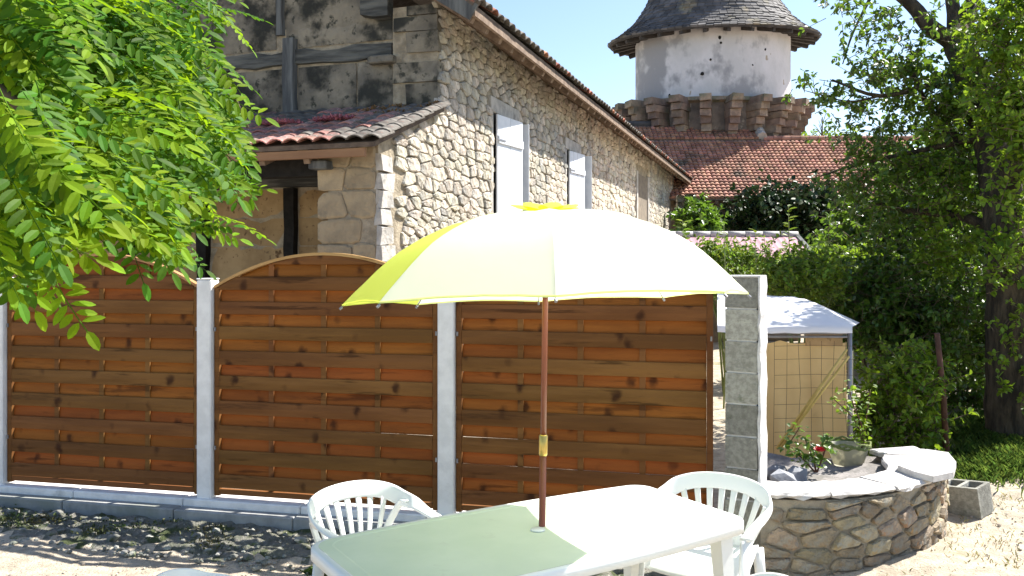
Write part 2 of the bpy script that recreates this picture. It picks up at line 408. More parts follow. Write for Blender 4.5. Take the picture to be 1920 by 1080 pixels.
# ------------------------------------------------------------ rubble masonry
def clip(poly, a, b, c):
    out = []
    n = len(poly)
    for i in range(n):
        p, q = poly[i], poly[(i+1) % n]
        dp, dq = a*p[0]+b*p[1]-c, a*q[0]+b*q[1]-c
        if dp <= 0: out.append(p)
        if (dp < 0 < dq) or (dq < 0 < dp):
            t = dp/(dp-dq); out.append((p[0]+(q[0]-p[0])*t, p[1]+(q[1]-p[1])*t))
    return out
def cells(u0, u1, v0, v1, rh, sw, inside=lambda u, v: True, seed=1, K=1.7, jit=.28):
    r_ = random.Random(seed)
    sites = []
    v = v0
    while v < v1:
        h = r_.uniform(*rh); u = u0 - r_.uniform(0, sw[1])
        while u < u1 + sw[1]:
            s = r_.uniform(*sw)
            sites.append((u+s/2, (v+h/2 + r_.uniform(-jit, jit)*h)*K, s)); u += s
        v += h
    g = {}
    cs = sw[1]*1.3
    for i, (a, b, s) in enumerate(sites): g.setdefault((int(a//cs), int(b//cs)), []).append(i)
    out = []
    for i, (a, b, s) in enumerate(sites):
        if not (u0 < a < u1 and v0*K < b < v1*K and inside(a, b/K)): continue
        poly = [(max(u0, a-cs), max(v0*K, b-cs)), (min(u1, a+cs), max(v0*K, b-cs)), (min(u1, a+cs), min(v1*K, b+cs)), (max(u0, a-cs), min(v1*K, b+cs))]
        ga, gb = int(a//cs), int(b//cs)
        for x in (ga-1, ga, ga+1):
            for y in (gb-1, gb, gb+1):
                for j in g.get((x, y), ()):
                    if j == i: continue
                    c, d, _ = sites[j]
                    nx, ny = c-a, d-b
                    poly = clip(poly, nx, ny, nx*(a+c)/2+ny*(b+d)/2)
                    if len(poly) < 3: break
        if len(poly) >= 3: out.append([(p[0], p[1]/K) for p in poly])
    return out
def stone(mb, poly, fn, gap=.009, depth=.05, back=-.02, r_=random):
    # cut corners once, shrink, raise
    n = len(poly)
    q = []
    for i in range(n):
        a, b = poly[i], poly[(i+1) % n]
        L = math.hypot(b[0]-a[0], b[1]-a[1])
        if L < .012: continue
        q.append((a[0]*.87+b[0]*.13, a[1]*.87+b[1]*.13)); q.append((a[0]*.13+b[0]*.87, a[1]*.13+b[1]*.87))
    if len(q) < 5: return False
    cx = sum(p[0] for p in q)/len(q); cy = sum(p[1] for p in q)/len(q)
    size = math.sqrt(max(1e-6, abs(sum(q[i][0]*q[(i+1) % len(q)][1]-q[(i+1) % len(q)][0]*q[i][1] for i in range(len(q))))/2))
    if size < .04: return False
    def ring(sh, d, jz, jp=0):
        o = []
        for p in q:
            L = math.hypot(p[0]-cx, p[1]-cy); k = max(.2, 1-sh/max(L, 1e-3))
            o.append(fn(cx+(p[0]-cx)*k + r_.uniform(-jp, jp), cy+(p[1]-cy)*k+r_.uniform(-jp, jp), d+r_.uniform(-jz, jz)))
        return o
    dd = depth*r_.uniform(.55, 1.15)
    tx, ty = r_.uniform(-.12, .12), r_.uniform(-.12, .12)
    N_ = len(q)
    V = ring(gap, back, 0) + ring(gap+.004, dd*.55, dd*.1, .003)
    in_ = ring(gap+.006+size*.07, dd, dd*.16, .008)
    V += in_ + [fn(cx, cy, dd*1.06)]
    Fs = []
    for r in range(2):
        for k in range(N_):
            a, c = r*N_+k, r*N_+(k+1) % N_
            Fs.append((a, c, c+N_, a+N_))
    for k in range(N_): Fs.append((2*N_+k, 2*N_+(k+1) % N_, 3*N_))
    mb.add(V, Fs)
    return True
def masonry(polys, fn, parent, material, score, maxn=300, name="stone", gap=.009, depth=.05, smooth_=False):
    """score(centre) > 0: candidates for single objects, largest first; the rest joined"""
    sc_ = []
    for p in polys:
        cx = sum(a for a, _ in p)/len(p); cy = sum(b for _, b in p)/len(p)
        ar = abs(sum(p[i][0]*p[(i+1) % len(p)][1]-p[(i+1) % len(p)][0]*p[i][1] for i in range(len(p))))/2
        sc_.append((score(cx, cy)*ar, p, cx, cy))
    sc_.sort(key=lambda t: -t[0])
    rest = MB(); nn = 0
    for s, p, cx, cy in sc_:
        if s > 0 and nn < maxn:
            mb = MB(); o0 = fn(cx, cy, 0)
            if stone(mb, p, fn, gap, depth):
                o = mb.build(name, material, parent, smooth_, off=o0); o.location = o0; nn += 1
        else:
            stone(rest, p, fn, gap, depth)
    if rest.v: tag(rest.build(name + "_infill" if maxn else name, material, parent, smooth_), kind="stuff")

# ------------------------------------------------------------ the stone barn
BO = (-1.411, 9.0, 0.0); BR = math.atan2(-.3142, .9493)
GY, BL, WT = 1.56, 23.4, 5.12
barn = thing("stone_barn", "long old stone barn with white shutters, timber framed gable and tiled lean-to behind the fence", "barn", BO, BR)
def lean_top(y): return 3.235 + .365*y
wallmb = MB()
# long wall core and lean-to end wall (recessed mortar surface)
wallmb.add([(-.6, 0, 0), (0, 0, 0), (0, GY, 0), (-.6, GY, 0), (-.6, 0, lean_top(0)-.04), (0, 0, lean_top(0)-.04), (0, GY, lean_top(GY)-.04), (-.6, GY, lean_top(GY)-.04)],
           [(0,3,2,1),(4,5,6,7),(0,1,5,4),(1,2,6,5),(2,3,7,6),(3,0,4,7)])
wallmb.box(-.6, 0, GY+.002, BL, 0, WT)
barn_wall = wallmb.build("wall", m_mortar, barn)
OPEN = [(3.55, 4.62, 2.0, 4.12), (7.75, 8.75, 2.0, 4.12), (15.2, 17.3, 2.2, 4.45), (21.6, 22.6, 2.2, 4.15)]
def in_wall(u, v):
    if u < GY and v > lean_top(u)-.06: return False
    for a, b, c, d in OPEN:
        if a-.03 < u < b+.03 and c < v < d: return False
        if a-.16 < u < b+.16 and d <= v < d+.26: return False
    return True
def barn_score(u, v):
    Y = 9+.9493*u
    return (1/Y**2) if v > 1.95 and not (2.3 < v and v < 0) else 0
pol = cells(0, 9.5, 1.5, WT, (.06, .17), (.09, .46), in_wall, 3, jit=.30, K=1.9)
pol2 = cells(9.5, BL, 1.5, WT, (.08, .18), (.12, .5), in_wall, 4, jit=.3, K=1.9)
pol3 = cells(0, BL, 0.02, 1.5, (.16, .30), (.25, .6), lambda u, v: True, 5)
FW = lambda u, v, d: (d, u, v)
masonry([p for p in pol if min(a for a, _ in p) > .3] + pol2 + pol3, FW, barn_wall, m_stone, barn_score, 270, depth=.045, gap=.004)
# rendered quoin strip at the near corner, lit edge
q = MB()
for i in range(16):
    z0 = .02 + i*.192
    z1 = min(z0+.186, lean_top(0)-.06)
    if z1-z0 < .04: break
    w_ = .30 + random.uniform(-.08, .08)
    q.obox((.012, w_/2-.012, (z0+z1)/2), (.075, w_, z1-z0), jit=.016)
tag(q.build("quoin_render", m_render, barn_wall), kind="stuff")
# end face of the lean-to wall (large shaped stones)
polE = cells(-.73, -.02, .3, 3.2, (.16, .30), (.22, .6), lambda u, v: True, 8, K=2.2, jit=.12)
masonry(polE, lambda u, v, d: (u, -d, v), barn_wall, mat("end_stone", (.42, .33, .21), (.30, .24, .16), 4, .94, .8, 14, rnd=.15, bdist=.03, c3=(.2, .17, .12), sc3=2, t3=(.58, .7)), lambda u, v: 1 if v > 1.9 else 0, 40, gap=.006, depth=.03)
# lintels and jambs
for a, b, c, d in OPEN[:2]:
    MB().box(-.02, .045, a-.14, b+.12, d, d+.22, .01).build("lintel", m_render, barn_wall)
    MB().box(-.02, .035, a-.12, a-.01, c, d-.003, .01).build("jamb", m_render, barn_wall)
    MB().box(-.02, .035, b+.01, b+.12, c, d-.003, .01).build("jamb", m_render, barn_wall)
    MB().box(.002, .012, a-.01, b+.01, c, d-.004).build("opening_board", m_btimber, barn_wall)
a, b, c, d = OPEN[2]
MB().box(.003, .03, a+.2, b-.2, c, d).build("blind_panel", mat("grey_brown_board", (.24, .20, .15), (.17, .14, .11), 6, .9, .5, 20), barn_wall)
for y in (a, b-.2): MB().box(-.02, .07, y, y+.2, c, d+.05, .012).build("pale_jamb", m_render, barn_wall)
# shutters: leaf > plank, batten
def leaf(y, z0, z1, wdt, ang, np_, battens=True, lab=None):
    e = bpy.data.objects.new("shutter", None); COL.objects.link(e); e.parent = barn
    e.location = (.045, y, z0); e.rotation_euler = (0, 0, ang)
    if lab: e["label"] = lab
    pw = wdt/np_
    for k in range(np_):
        MB().box(0, .028, k*pw+.005, (k+1)*pw-.005, 0, z1-z0, .004).build("plank", m_shutter, e)
    if battens:
        for zz in (.22, (z1-z0)-.42):
            MB().box(.030, .052, .02, wdt-.02, zz, zz+.1, .005).build("batten", m_shutter, e)
    if wdt > .5:
        for zz in (.27, (z1-z0)-.37): MB().box(.0525, .060, -.03, .22, zz-.012, zz+.012).build("strap_hinge", m_steel, e)
    return e
leaf(3.60, 2.02, 4.10, .86, R(-8), 2, False, "tall plain white shutter beside the dormer door")
MB().box(.030, .052, .02, .84, 1.66, 1.78, .005).build("batten", m_shutter, [o for o in barn.children if o.name == "shutter"][0])
leaf(4.63, 2.02, 4.10, .19, R(-80), 1, False)
leaf(7.80, 2.02, 4.10, .80, R(-8), 4)
leaf(8.76, 2.02, 4.10, .24, R(-80), 1, False)
leaf(22.6, 2.3, 4.15, .55, R(-84), 3)
# gable: timber frame, daub panels
gable = MB().box(-8.5, -.602, GY+.05, GY+.35, 0, 5.0).build("gable_wall", m_mortar, barn)
# upper part of the gable above roof pitch
g = MB(); g.add([(-8.5, GY+.05, 5.0), (-.602, GY+.05, 5.0), (-4.5, GY+.05, 7.9), (-8.5, GY+.35, 5.0), (-.602, GY+.35, 5.0), (-4.5, GY+.35, 7.9)], [(0,1,2),(5,4,3),(0,2,5,3),(1,4,5,2)])
g.build("gable_peak", m_gable, barn)
def panel(x0, x1, z0, z1, m, d=.03, name="infill_panel"):
    nx, nz = max(2, int((x1-x0)/.12)), max(2, int((z1-z0)/.12))
    V = []; Fs = []
    for j in range(nz+1):
        for i in range(nx+1):
            e = 0 if 0 < i < nx and 0 < j < nz else .02
            V.append((x0+(x1-x0)*i/nx, GY+.05-d+e+random.uniform(-.008, .008), z0+(z1-z0)*j/nz))
    for j in range(nz):
        for i in range(nx):
            a = j*(nx+1)+i; Fs.append((a, a+1, a+nx+2, a+nx+1))
    o = MB().add(V, Fs).build(name, m, gable, True)
    return o
def tim(x0, x1, z0, z1, m, d=.055, j=.012, name="timber"):
    # hewn member with slightly wavy edges
    L = max(x1-x0, z1-z0); n = max(2, int(L/.25)); V = []; Fs = []
    hor = (x1-x0) > (z1-z0)
    for i in range(n+1):
        t = i/n; a = random.uniform(-j, j); b = random.uniform(-j, j)
        if hor:
            x = x0+(x1-x0)*t; V += [(x, GY+.05, z0+a), (x, GY+.05-d, z0+a+.01), (x, GY+.05-d, z1+b-.01), (x, GY+.05, z1+b)]
        else:
            z = z0+(z1-z0)*t; V += [(x0+a, GY+.05, z), (x0+a+.01, GY+.05-d, z), (x1+b-.01, GY+.05-d, z), (x1+b, GY+.05, z)]
    for i in range(n):
        for k in range(3):
            q_ = i*4+k; Fs.append((q_, q_+1, q_+5, q_+4) if hor else (q_, q_+4, q_+5, q_+1))
    e = n*4; Fs += [(0, 3, 2, 1), (e, e+1, e+2, e+3)]
    return MB().add(V, Fs).build(name, m, gable)
def frame(m_): return m_
# upper storey
tim(-8.4, -.62, 4.50, 4.70, m_gtimberh, .05, .03)
tim(-2.18, -2.0, 3.86, 4.86, m_gtimber, .10)
tim(-2.30, -2.19, 4.92, 6.0, m_gtimber, .06)
tim(-4.3, -4.12, 3.86, 4.49, m_gtimber, .08); tim(-6.3, -6.12, 3.86, 4.49, m_gtimber, .08)
tim(-1.0, -.62, 5.02, 5.25, m_gtimberh, .16, .03)
panel(-1.98, -.62, 4.74, 5.0, m_gable, .035); panel(-2.17, -.62, 4.88, 6.2, m_gable, .025)
panel(-4.1, -2.32, 4.74, 6.6, m_gable); panel(-8.4, -4.14, 4.74, 6.6, m_gable)
panel(-1.1, -.61, 3.84, 4.48, m_gable, .05); panel(-1.98, -1.13, 3.84, 4.48, m_gable, .035)
panel(-4.1, -2.2, 3.84, 4.48, m_gable, .03); panel(-6.1, -4.32, 3.84, 4.48, m_gable, .03); panel(-8.4, -6.32, 3.84, 4.48, m_gable, .03)
MB().box(-.9, -.55, GY-.12, GY+.1, 4.42, 4.52, .015).build("corner_ledge", m_gable, gable)
# quoin stones of the gable corner
for i, (z0, z1) in enumerate([(3.86, 4.15), (4.17, 4.42), (4.54, 4.78), (4.80, 4.99), (5.0, 5.12)]):
    w_ = .60 if i % 2 else .42
    MB().obox((-w_/2+.02, GY-.0+.05, (z0+z1)/2), (w_, .16, z1-z0), jit=.012).build("quoin", m_gable, gable)
# lower storey under the lean-to
tim(-8.4, -.62, 2.92, 3.25, m_gtimberh, .10, name="timber"); 
for x in (-2.16, -3.53, -4.78, -6.4): tim(x, x+.17, 0, 2.91, m_btimber, .09)
xs_ = [-8.4, -6.42, -6.22, -4.8, -4.6, -3.55, -3.35, -2.18, -1.98, -.61]
for i in range(0, 10, 2):
    for (z0, z1) in ((.1, 1.3), (1.31, 2.15), (2.16, 2.52), (2.53, 2.9)): panel(xs_[i], xs_[i+1], z0, z1, m_daub, .02)
panel(-8.4, -.62, 3.26, 3.75, m_daub, .02)

# roof tiles: curved clay tile, shared meshes
def tile_mesh(name, wd, ln, rise, th, m, n=5):
    mb = MB(); V = []
    for yy in (0, ln):
        for dz in (0, th):
            for k in range(n+1):
                t = k/n; x = (t-.5)*wd
                V.append((x*(1 if yy == 0 else .96), yy, rise*math.sin(PI*t)**.8*(1) + dz + (0.0 if yy == 0 else 0)))
    Fs = []; c = n+1
    for k in range(n):
        Fs.append((c+k, c+k+1, 3*c+k+1, 3*c+k)); Fs.append((k+1, k, 2*c+k, 2*c+k+1))
        Fs.append((k, k+1, c+k+1, c+k)); Fs.append((2*c+k+1, 2*c+k, 3*c+k, 3*c+k+1))
    Fs.append((0, c, 3*c, 2*c)); Fs.append((n, 2*c+n, 3*c+n, c+n))
    mb.add(V, Fs)
    return mb.mesh(name, m, False), V, Fs
# lean-to roof
lroof = MB()
EY, RY = -.28, GY+.02
EZ = 3.17; SL = .365; lang = math.atan(SL)
lroof.add([(-8.5, EY, EZ-.05), (.10, EY, EZ-.05), (.10, RY, EZ-.05+SL*(RY-EY)), (-8.5, RY, EZ-.05+SL*(RY-EY)),
           (-8.5, EY, EZ), (.10, EY, EZ), (.10, RY, EZ+SL*(RY-EY)), (-8.5, RY, EZ+SL*(RY-EY))],
          [(0,3,2,1),(4,5,6,7),(0,1,5,4),(1,2,6,5),(2,3,7,6),(3,0,4,7)])
lean = lroof.build("lean_to_roof", m_soffit, barn)
tm1, _, _ = tile_mesh("tile", .20, .36, .040, .013, m_tilep)
tm2, _, _ = tile_mesh("tile", .20, .36, .040, .013, m_tileg)
for r in range(7):
    yb = EY-.05+r*.265
    for c in range(40):
        x = .08-c*.188 + random.uniform(-.006, .006)
        grey = (c < 2 and random.random() < .85) or (c < 5 and random.random() < .4) or (r >= 4 and random.random() < .6) or random.random() < .08
        o = link("tile", tm2 if grey else tm1, lean)
        o.location = (x, yb+random.uniform(-.012, .012), EZ+SL*(yb-EY)+.012+random.uniform(0, .008)+(.022 if r else .022))
        o.rotation_euler = (lang-.045, random.uniform(-.03, .03), random.uniform(-.02, .02))
MB().beam((-8.5, EY+.03, EZ-.10), (-.02, EY+.03, EZ-.10), .05, .085).build("fascia_board", mat("fascia_wood", (.33, .19, .10), (.24, .13, .07), 6, .8, .3, 20, stretch=(.1, 1, 1)), lean)
for k in range(14):
    x = -.75-k*.55
    MB().beam((x, EY+.08, EZ-.13), (x, RY-.03, EZ-.13+SL*(RY-EY)), .07, .12).build("rafter", m_rafter, lean)
MB().box(-.20-.55, -.08-.55+.1, -.16, .0, 2.93, 3.02, .01).build("corner_block", m_gtimber, lean)
MB().beam((-8.5, .12, 2.98), (-.74, .12, 2.98), .2, .2).build("plate_beam", m_btimber, lean)

# main roof: rows of tiles, eave rows single objects
OV, EVZ, PIT = .62, 4.92, R(33)
Y0, Y1 = GY-.32, BL+.45
tp = math.tan(PIT)
run = 5.1
mroof = MB()
mroof.add([(OV, Y0, EVZ-.03), (OV, Y1, EVZ-.03), (OV-run, Y1, EVZ-.03+run*tp), (OV-run, Y0, EVZ-.03+run*tp),
           (OV, Y0, EVZ+.03), (OV, Y1, EVZ+.03), (OV-run, Y1, EVZ+.03+run*tp), (OV-run, Y0, EVZ+.03+run*tp)],
          [(0,3,2,1),(4,5,6,7),(0,1,5,4),(1,2,6,5),(2,3,7,6),(3,0,4,7)])
XR = OV-2*run
mroof.add([(OV-run-.002, Y0, EVZ-.03+run*tp), (OV-run-.002, Y1, EVZ-.03+run*tp), (XR, Y1, EVZ-.03), (XR, Y0, EVZ-.03),
           (OV-run-.002, Y0, EVZ+.03+run*tp), (OV-run-.002, Y1, EVZ+.03+run*tp), (XR, Y1, EVZ+.03), (XR, Y0, EVZ+.03)],
          [(0,3,2,1),(4,5,6,7),(0,1,5,4),(1,2,6,5),(2,3,7,6),(3,0,4,7)])
main = mroof.build("roof", m_soffit, barn)
def place_main(r, c):
    s = r*.31
    x = OV+.05-s*math.cos(PIT); z = EVZ+.045+s*math.sin(PIT)
    return (x, Y0+.1+c*.225+random.uniform(-.01, .01), z+random.uniform(0, .02))
tmm, tv, tf = tile_mesh("tile", .235, .42, .055, .018, m_tile)
tmg, _, _ = tile_mesh("tile", .235, .42, .055, .018, m_tileg)
ncol = int((Y1-Y0)/.225)
rest = MB()
for r in range(19):
    for c in range(ncol):
        p = place_main(r, c)
        mtx = Matrix.Translation(p) @ Matrix.Rotation(R(90), 4, 'Z') @ Matrix.Rotation(PIT-.04, 4, 'X')
        if r < 2:
            o = link("tile", tmg if random.random() < .7 else tmm, main); o.matrix_local = mtx
        else:
            rest.add([mtx @ Vector(v) for v in tv], tf)
tag(rest.build("tile_field", m_tileg, main), kind="stuff")
for k in range(int((Y1-Y0)/.5)):
    y = Y0+.12+k*.5
    MB().beam((OV-.06, y, EVZ-.10), (-.2, y, EVZ-.10+(OV-.06+.2)*tp), .08, .11, up=(0, 0, 1)).build("rafter", m_rafter, main)
MB().beam((OV-.02, Y0, EVZ-.06), (OV-.02, Y1, EVZ-.06), .045, .07).build("eave_board", m_rafter, main)
MB().beam((OV-.01, Y0-.02, EVZ-.06), (OV-run, Y0-.02, EVZ-.06+run*tp), .04, .20).build("verge_board", m_gtimber, main)
ve = MB()
for k in range(16):
    s = k*.31; ve.tube([(OV+.02-s*math.cos(PIT), Y0+.02, EVZ+.06+s*math.sin(PIT)), (OV+.02-(s+.34)*math.cos(PIT), Y0+.02, EVZ+.08+(s+.34)*math.sin(PIT))], [.09, .075], 8)
tag(ve.build("verge_tiles", m_tile, main), kind="stuff")
# pink sedum growing on the lean-to tiles
lw = lambda x, y, z: (BO[0]+x*math.cos(BR)-y*math.sin(BR), BO[1]+x*math.sin(BR)+y*math.cos(BR), z)
def clump(mb, c, r, n, L, up=.6):
    for _ in range(n):
        a = random.uniform(0, 2*PI); q_ = r*math.sqrt(random.random())
        b = Vector((c[0]+q_*math.cos(a), c[1]+q_*math.sin(a), c[2]))
        d = Vector((random.uniform(-1, 1), random.uniform(-1, 1), random.uniform(.2, 1+up))).normalized()*L*random.uniform(.5, 1.1)
        s = Vector((random.uniform(-1, 1), random.uniform(-1, 1), 0)).normalized()*L*.18
        mb.add([b-s, b+s, b+d*.6+s*1.2, b+d, b+d*.6-s*1.2], [(0, 1, 2, 3, 4)])
for lab, spots in (("pink sedum clump on the lean-to tiles, left one of the pair", [(-1.62, .60), (-1.75, .66), (-1.5, .62)]), ("pink sedum clump on the lean-to tiles nearer the stone wall", [(-1.0, .66), (-.86, .72)])):
    mb = MB()
    for x, y in spots:
        c = lw(x, y, EZ+SL*(y-EY)+.07)
        clump(mb, c, .17, 240, .06)
    tag(mb.build("sedum_clump", m_sedum), lab, "sedum plant", "sedum growing on the lean-to roof")
mb = MB()
for _ in range(30):
    x, y = random.uniform(-.9, .1), random.uniform(1.0, 1.5); c = lw(x, y, EZ+SL*(y-EY)+.06); clump(mb, c, .06, 12, .05)
tag(mb.build("roof_moss", mat("brown_moss", (.24, .13, .05), (.14, .09, .04), 9, .9, rnd=.4)), "brown moss growing along the top corner of the lean-to roof", "moss", kind="stuff")

# ------------------------------------------------------------ round tower
TY = 36.0; TX = (1336-960)/F*TY; DS = .6
tower = thing("round_tower", "round plastered tower with stone corbels and flared slate cone roof", "tower", (TX, TY, .192))
tower.scale = (.9, .9, .9)
def lathe(prof, n, a0=0, ds=DS):
    V = []; Fs = []
    for r, z in prof:
        for k in range(n):
            t = 2*PI*k/n+a0; V.append((r*math.cos(t), r*math.sin(t)*ds, z))
    for i in range(len(prof)-1):
        for k in range(n):
            a, c = i*n+k, i*n+(k+1) % n; Fs.append((a, c, c+n, a+n))
    return V, Fs
V, Fs = lathe([(3.6, 9.35), (3.6, 12.75)], 64); MB().add(V, Fs).build("plaster_wall", m_plaster, tower, True)
V, Fs = lathe([(3.62, 0), (3.6, 9.34)], 64); drum = MB().add(V, Fs).build("stone_drum", m_drum, tower, True)
V, Fs = lathe([(3.6, 9.36), (3.95, 9.34), (3.95, 9.18), (3.6, 9.1)], 64); MB().add(V, Fs).build("stone_ledge", m_corbel, tower)
NC = 22
for i in range(NC):
    t = 2*PI*(i+.25)/NC - PI/2
    cb = bpy.data.objects.new("corbel", None); COL.objects.link(cb); cb.parent = tower
    cb.location = (3.55*math.cos(t), 3.55*math.sin(t)*DS, 9.3)
    cb.rotation_euler = (0, 0, math.atan2(math.sin(t)*DS if DS > .8 else math.sin(t)*.8, math.cos(t)))
    for k in range(6):
        L = 1.12-.155*k+random.uniform(-.02, .02)
        MB().obox((L/2-.1, random.uniform(-.015, .015), -.155-.305*k), (L+.2, .50-.015*k, .295), jit=.025).build("corbel_stone", m_corbel, cb)
# roof
roofe = bpy.data.objects.new("cone_roof", None); COL.objects.link(roofe); roofe.parent = tower
roofe.location = (.05, 0, 12.3); roofe.rotation_euler = (0, R(-1.6), 0)
prof = [(4.9, 0), (4.3, .36), (3.7, .86), (3.15, 1.6), (2.72, 2.5), (2.3, 3.6), (1.6, 5.8), (.9, 7.8), (.05, 10.2)]
V, Fs = lathe([(3.4, .22), (4.85, -.08)]+prof, 48); MB().add(V, Fs).build("roof_boarding", m_eave, roofe)
def profp(s):
    for i in range(len(prof)-1):
        L = math.hypot(prof[i+1][0]-prof[i][0], prof[i+1][1]-prof[i][1])
        if s <= L or i == len(prof)-2:
            t = s/L; return (prof[i][0]+(prof[i+1][0]-prof[i][0])*t, prof[i][1]+(prof[i+1][1]-prof[i][1])*t)
        s -= L
sl_ = MB(); s = 0
while s < 11.0:
    r0, z0 = profp(max(0, s-.02)); r1, z1 = profp(s+.34)
    n = max(6, int(2*PI*r0/.34)); off = random.uniform(0, 1)
    for k in range(n):
        t0 = 2*PI*(k+off)/n; t1 = 2*PI*(k+off+.94)/n
        e = .05+random.uniform(0, .03)
        dz = random.uniform(-.03, .02)
        a = [(r0+.05+e*.3, t0, z0+e+dz), (r0+.05+e*.3, t1, z0+e+dz), (r1+.03, t1, z1+.02), (r1+.03, t0, z1+.02)]
        sl_.add([(r*math.cos(t), r*math.sin(t)*DS, z) for r, t, z in a] + [((r0)*math.cos(t0), (r0)*math.sin(t0)*DS, z0), ((r0)*math.cos(t1), (r0)*math.sin(t1)*DS, z0)],
                [(0, 1, 2, 3), (4, 5, 1, 0)])
    s += .22
tag(sl_.build("slates", m_slate, roofe), kind="stuff")
for k in range(28):
    t = 2*PI*k/28; c, s_ = math.cos(t), math.sin(t)
    MB().beam((3.4*c, 3.4*s_*DS, .10), (4.75*c, 4.75*s_*DS, -.16), .16, .16).build("eave_rafter", m_eave, roofe)
# putlog holes and missing plaster
for (px, py, w_) in ((1331, 113, .09), (1437, 91, .08), (1316, 139, .12), (1411, 122, .07), (1348, 72, .12), (1350, 82, .09), (1258, 176, .10)):
    x, _, z = P(px, py, 38)
    x -= (1336-960)/F*40; yy = -DS*math.sqrt(max(0, 3.6**2-x*x))
    mb = MB(); mb.rock((x, yy-.005, z), w_*.7, 1.1); mb.v = [(a_, yy-.01+(b_-yy)*.25, c_) for a_, b_, c_ in mb.v]
    mb.build("wall_hole", m_btimber, tower)

# ------------------------------------------------------------ red tiled house below the tower
HE = thing("tiled_outbuilding", "low outbuilding with a wide red tiled roof below the tower", "outbuilding", (9.0, 30, 0))
he_x0, he_x1 = 4.2-9, 15.5-9
MB().box(he_x0, he_x1, .35, 7.5, 0, 4.2).build("wall", m_wallbrown, HE)
def roofslab(x0, x1, y0, z0, y1, z1, th=.08):
    return MB().add([(x0, y0, z0-th), (x1, y0, z0-th), (x1, y1, z1-th), (x0, y1, z1-th), (x0, y0, z0), (x1, y0, z0), (x1, y1, z1), (x0, y1, z1)],
                    [(0,3,2,1),(4,5,6,7),(0,1,5,4),(1,2,6,5),(2,3,7,6),(3,0,4,7)])
hr = roofslab(he_x0, he_x1, 0, 4.24, 3.6, 6.80).build("roof", m_soffit, HE)
roofslab(he_x0, he_x1, 3.602, 6.80, 7.9, 4.0).build("rear_roof", m_soffit, HE)
def tiles(x0, x1, y0, z0, y1, z1, wd, ln, parent, m, seed=2, name="roof_tiles"):
    mb = MB(); L = math.hypot(y1-y0, z1-z0); cy, sz = (y1-y0)/L, (z1-z0)/L
    nr = int(L/ln); nc = int((x1-x0)/wd)
    for r in range(nr):
        for c in range(nc):
            x = x0+(c+.5+(.0))*wd+random.uniform(-.008, .008); s = r*ln+random.uniform(-.012, .012)
            V = []
            for (ss, lift) in ((s-.03, .075), (s+ln*1.0, .012)):
                for (dx, dz) in ((-.46, 0), (-.26, .5), (0, .75), (.26, .5), (.46, 0)):
                    V.append((x+dx*wd, y0+cy*ss-sz*(lift+dz*.05), z0+sz*ss+cy*(lift+dz*.05)))
            for (dx, dz) in ((-.46, 0), (-.26, .5), (0, .75), (.26, .5), (.46, 0)):
                V.append((x+dx*wd, y0+cy*(s-.03), z0+sz*(s-.03)))
            mb.add(V, [(k, k+1, k+6, k+5) for k in range(4)]+[(k+10, k+11, k+1, k) for k in range(4)])
    return tag(mb.build(name, m, parent), kind="stuff")
tiles(he_x0, he_x1, 0, 4.24, 3.6, 6.80, .172, .215, hr, m_tile2)
# upper strip under the tower
x1u = (1424-960)/F*33.8-9
hu = roofslab(he_x0, x1u, 3.55, 6.84, 4.6, 7.55).build("upper_roof", m_soffit, HE)
tiles(he_x0, x1u, 3.55, 6.84, 4.6, 7.55, .172, .215, hu, m_tile2)
mb = MB()
for k in range(5):
    p = (x1u+.02, 3.5+k*.25, 6.92+k*.17); mb.tube([p, (p[0], p[1]+.3, p[2]+.2)], [.20, .16], 8)
mb.build("verge_tile_row", mat("mortar_white_tile", (.5, .46, .42), (.36, .33, .3), 3, .9, .5, 9), HE)
mb = MB()
for k in range(22):
    x = x1u+.1+k*.36; mb.tube([(x, 3.62, 6.86), (x+.37, 3.62, 6.865)], [.115, .10], 8)
tag(mb.build("ridge_tiles", m_tile2, HE), kind="stuff")
mb = MB(); 
for k in range(16): x = he_x0+k*.37; mb.tube([(x, 4.62, 7.6), (x+.38, 4.62, 7.61)], [.13, .11], 8)
tag(mb.build("upper_ridge_tiles", m_slate, HE), kind="stuff")
for k in range(24): MB().box(he_x0+.2+k*.46, he_x0+.3+k*.46, .02, .4, 4.03, 4.14).build("rafter", m_rafter, HE)

# ruined wall between barn and outbuilding
rw = thing("ruined_wall", "broken stone wall end stepping down beyond the barn eaves", "wall", (6.45, 29.0, 0))
mb = MB()
polR = cells(-.9, 1.4, 0.1, 4.35, (.16, .28), (.2, .5), lambda u, v: v < 4.3 - max(0, u+.4)*1.0, 21)
MB().prism([(-.9, .05), (1.2, .05), (1.2, .5), (-.9, .5)], 0, 2.6).build("wall_core", m_mortar, rw)
for p in polR: stone(mb, p, lambda u, v, d: (u, -d, v), .008, .07, back=.35)
tag(mb.build("stones", m_stone, rw), kind="stuff")

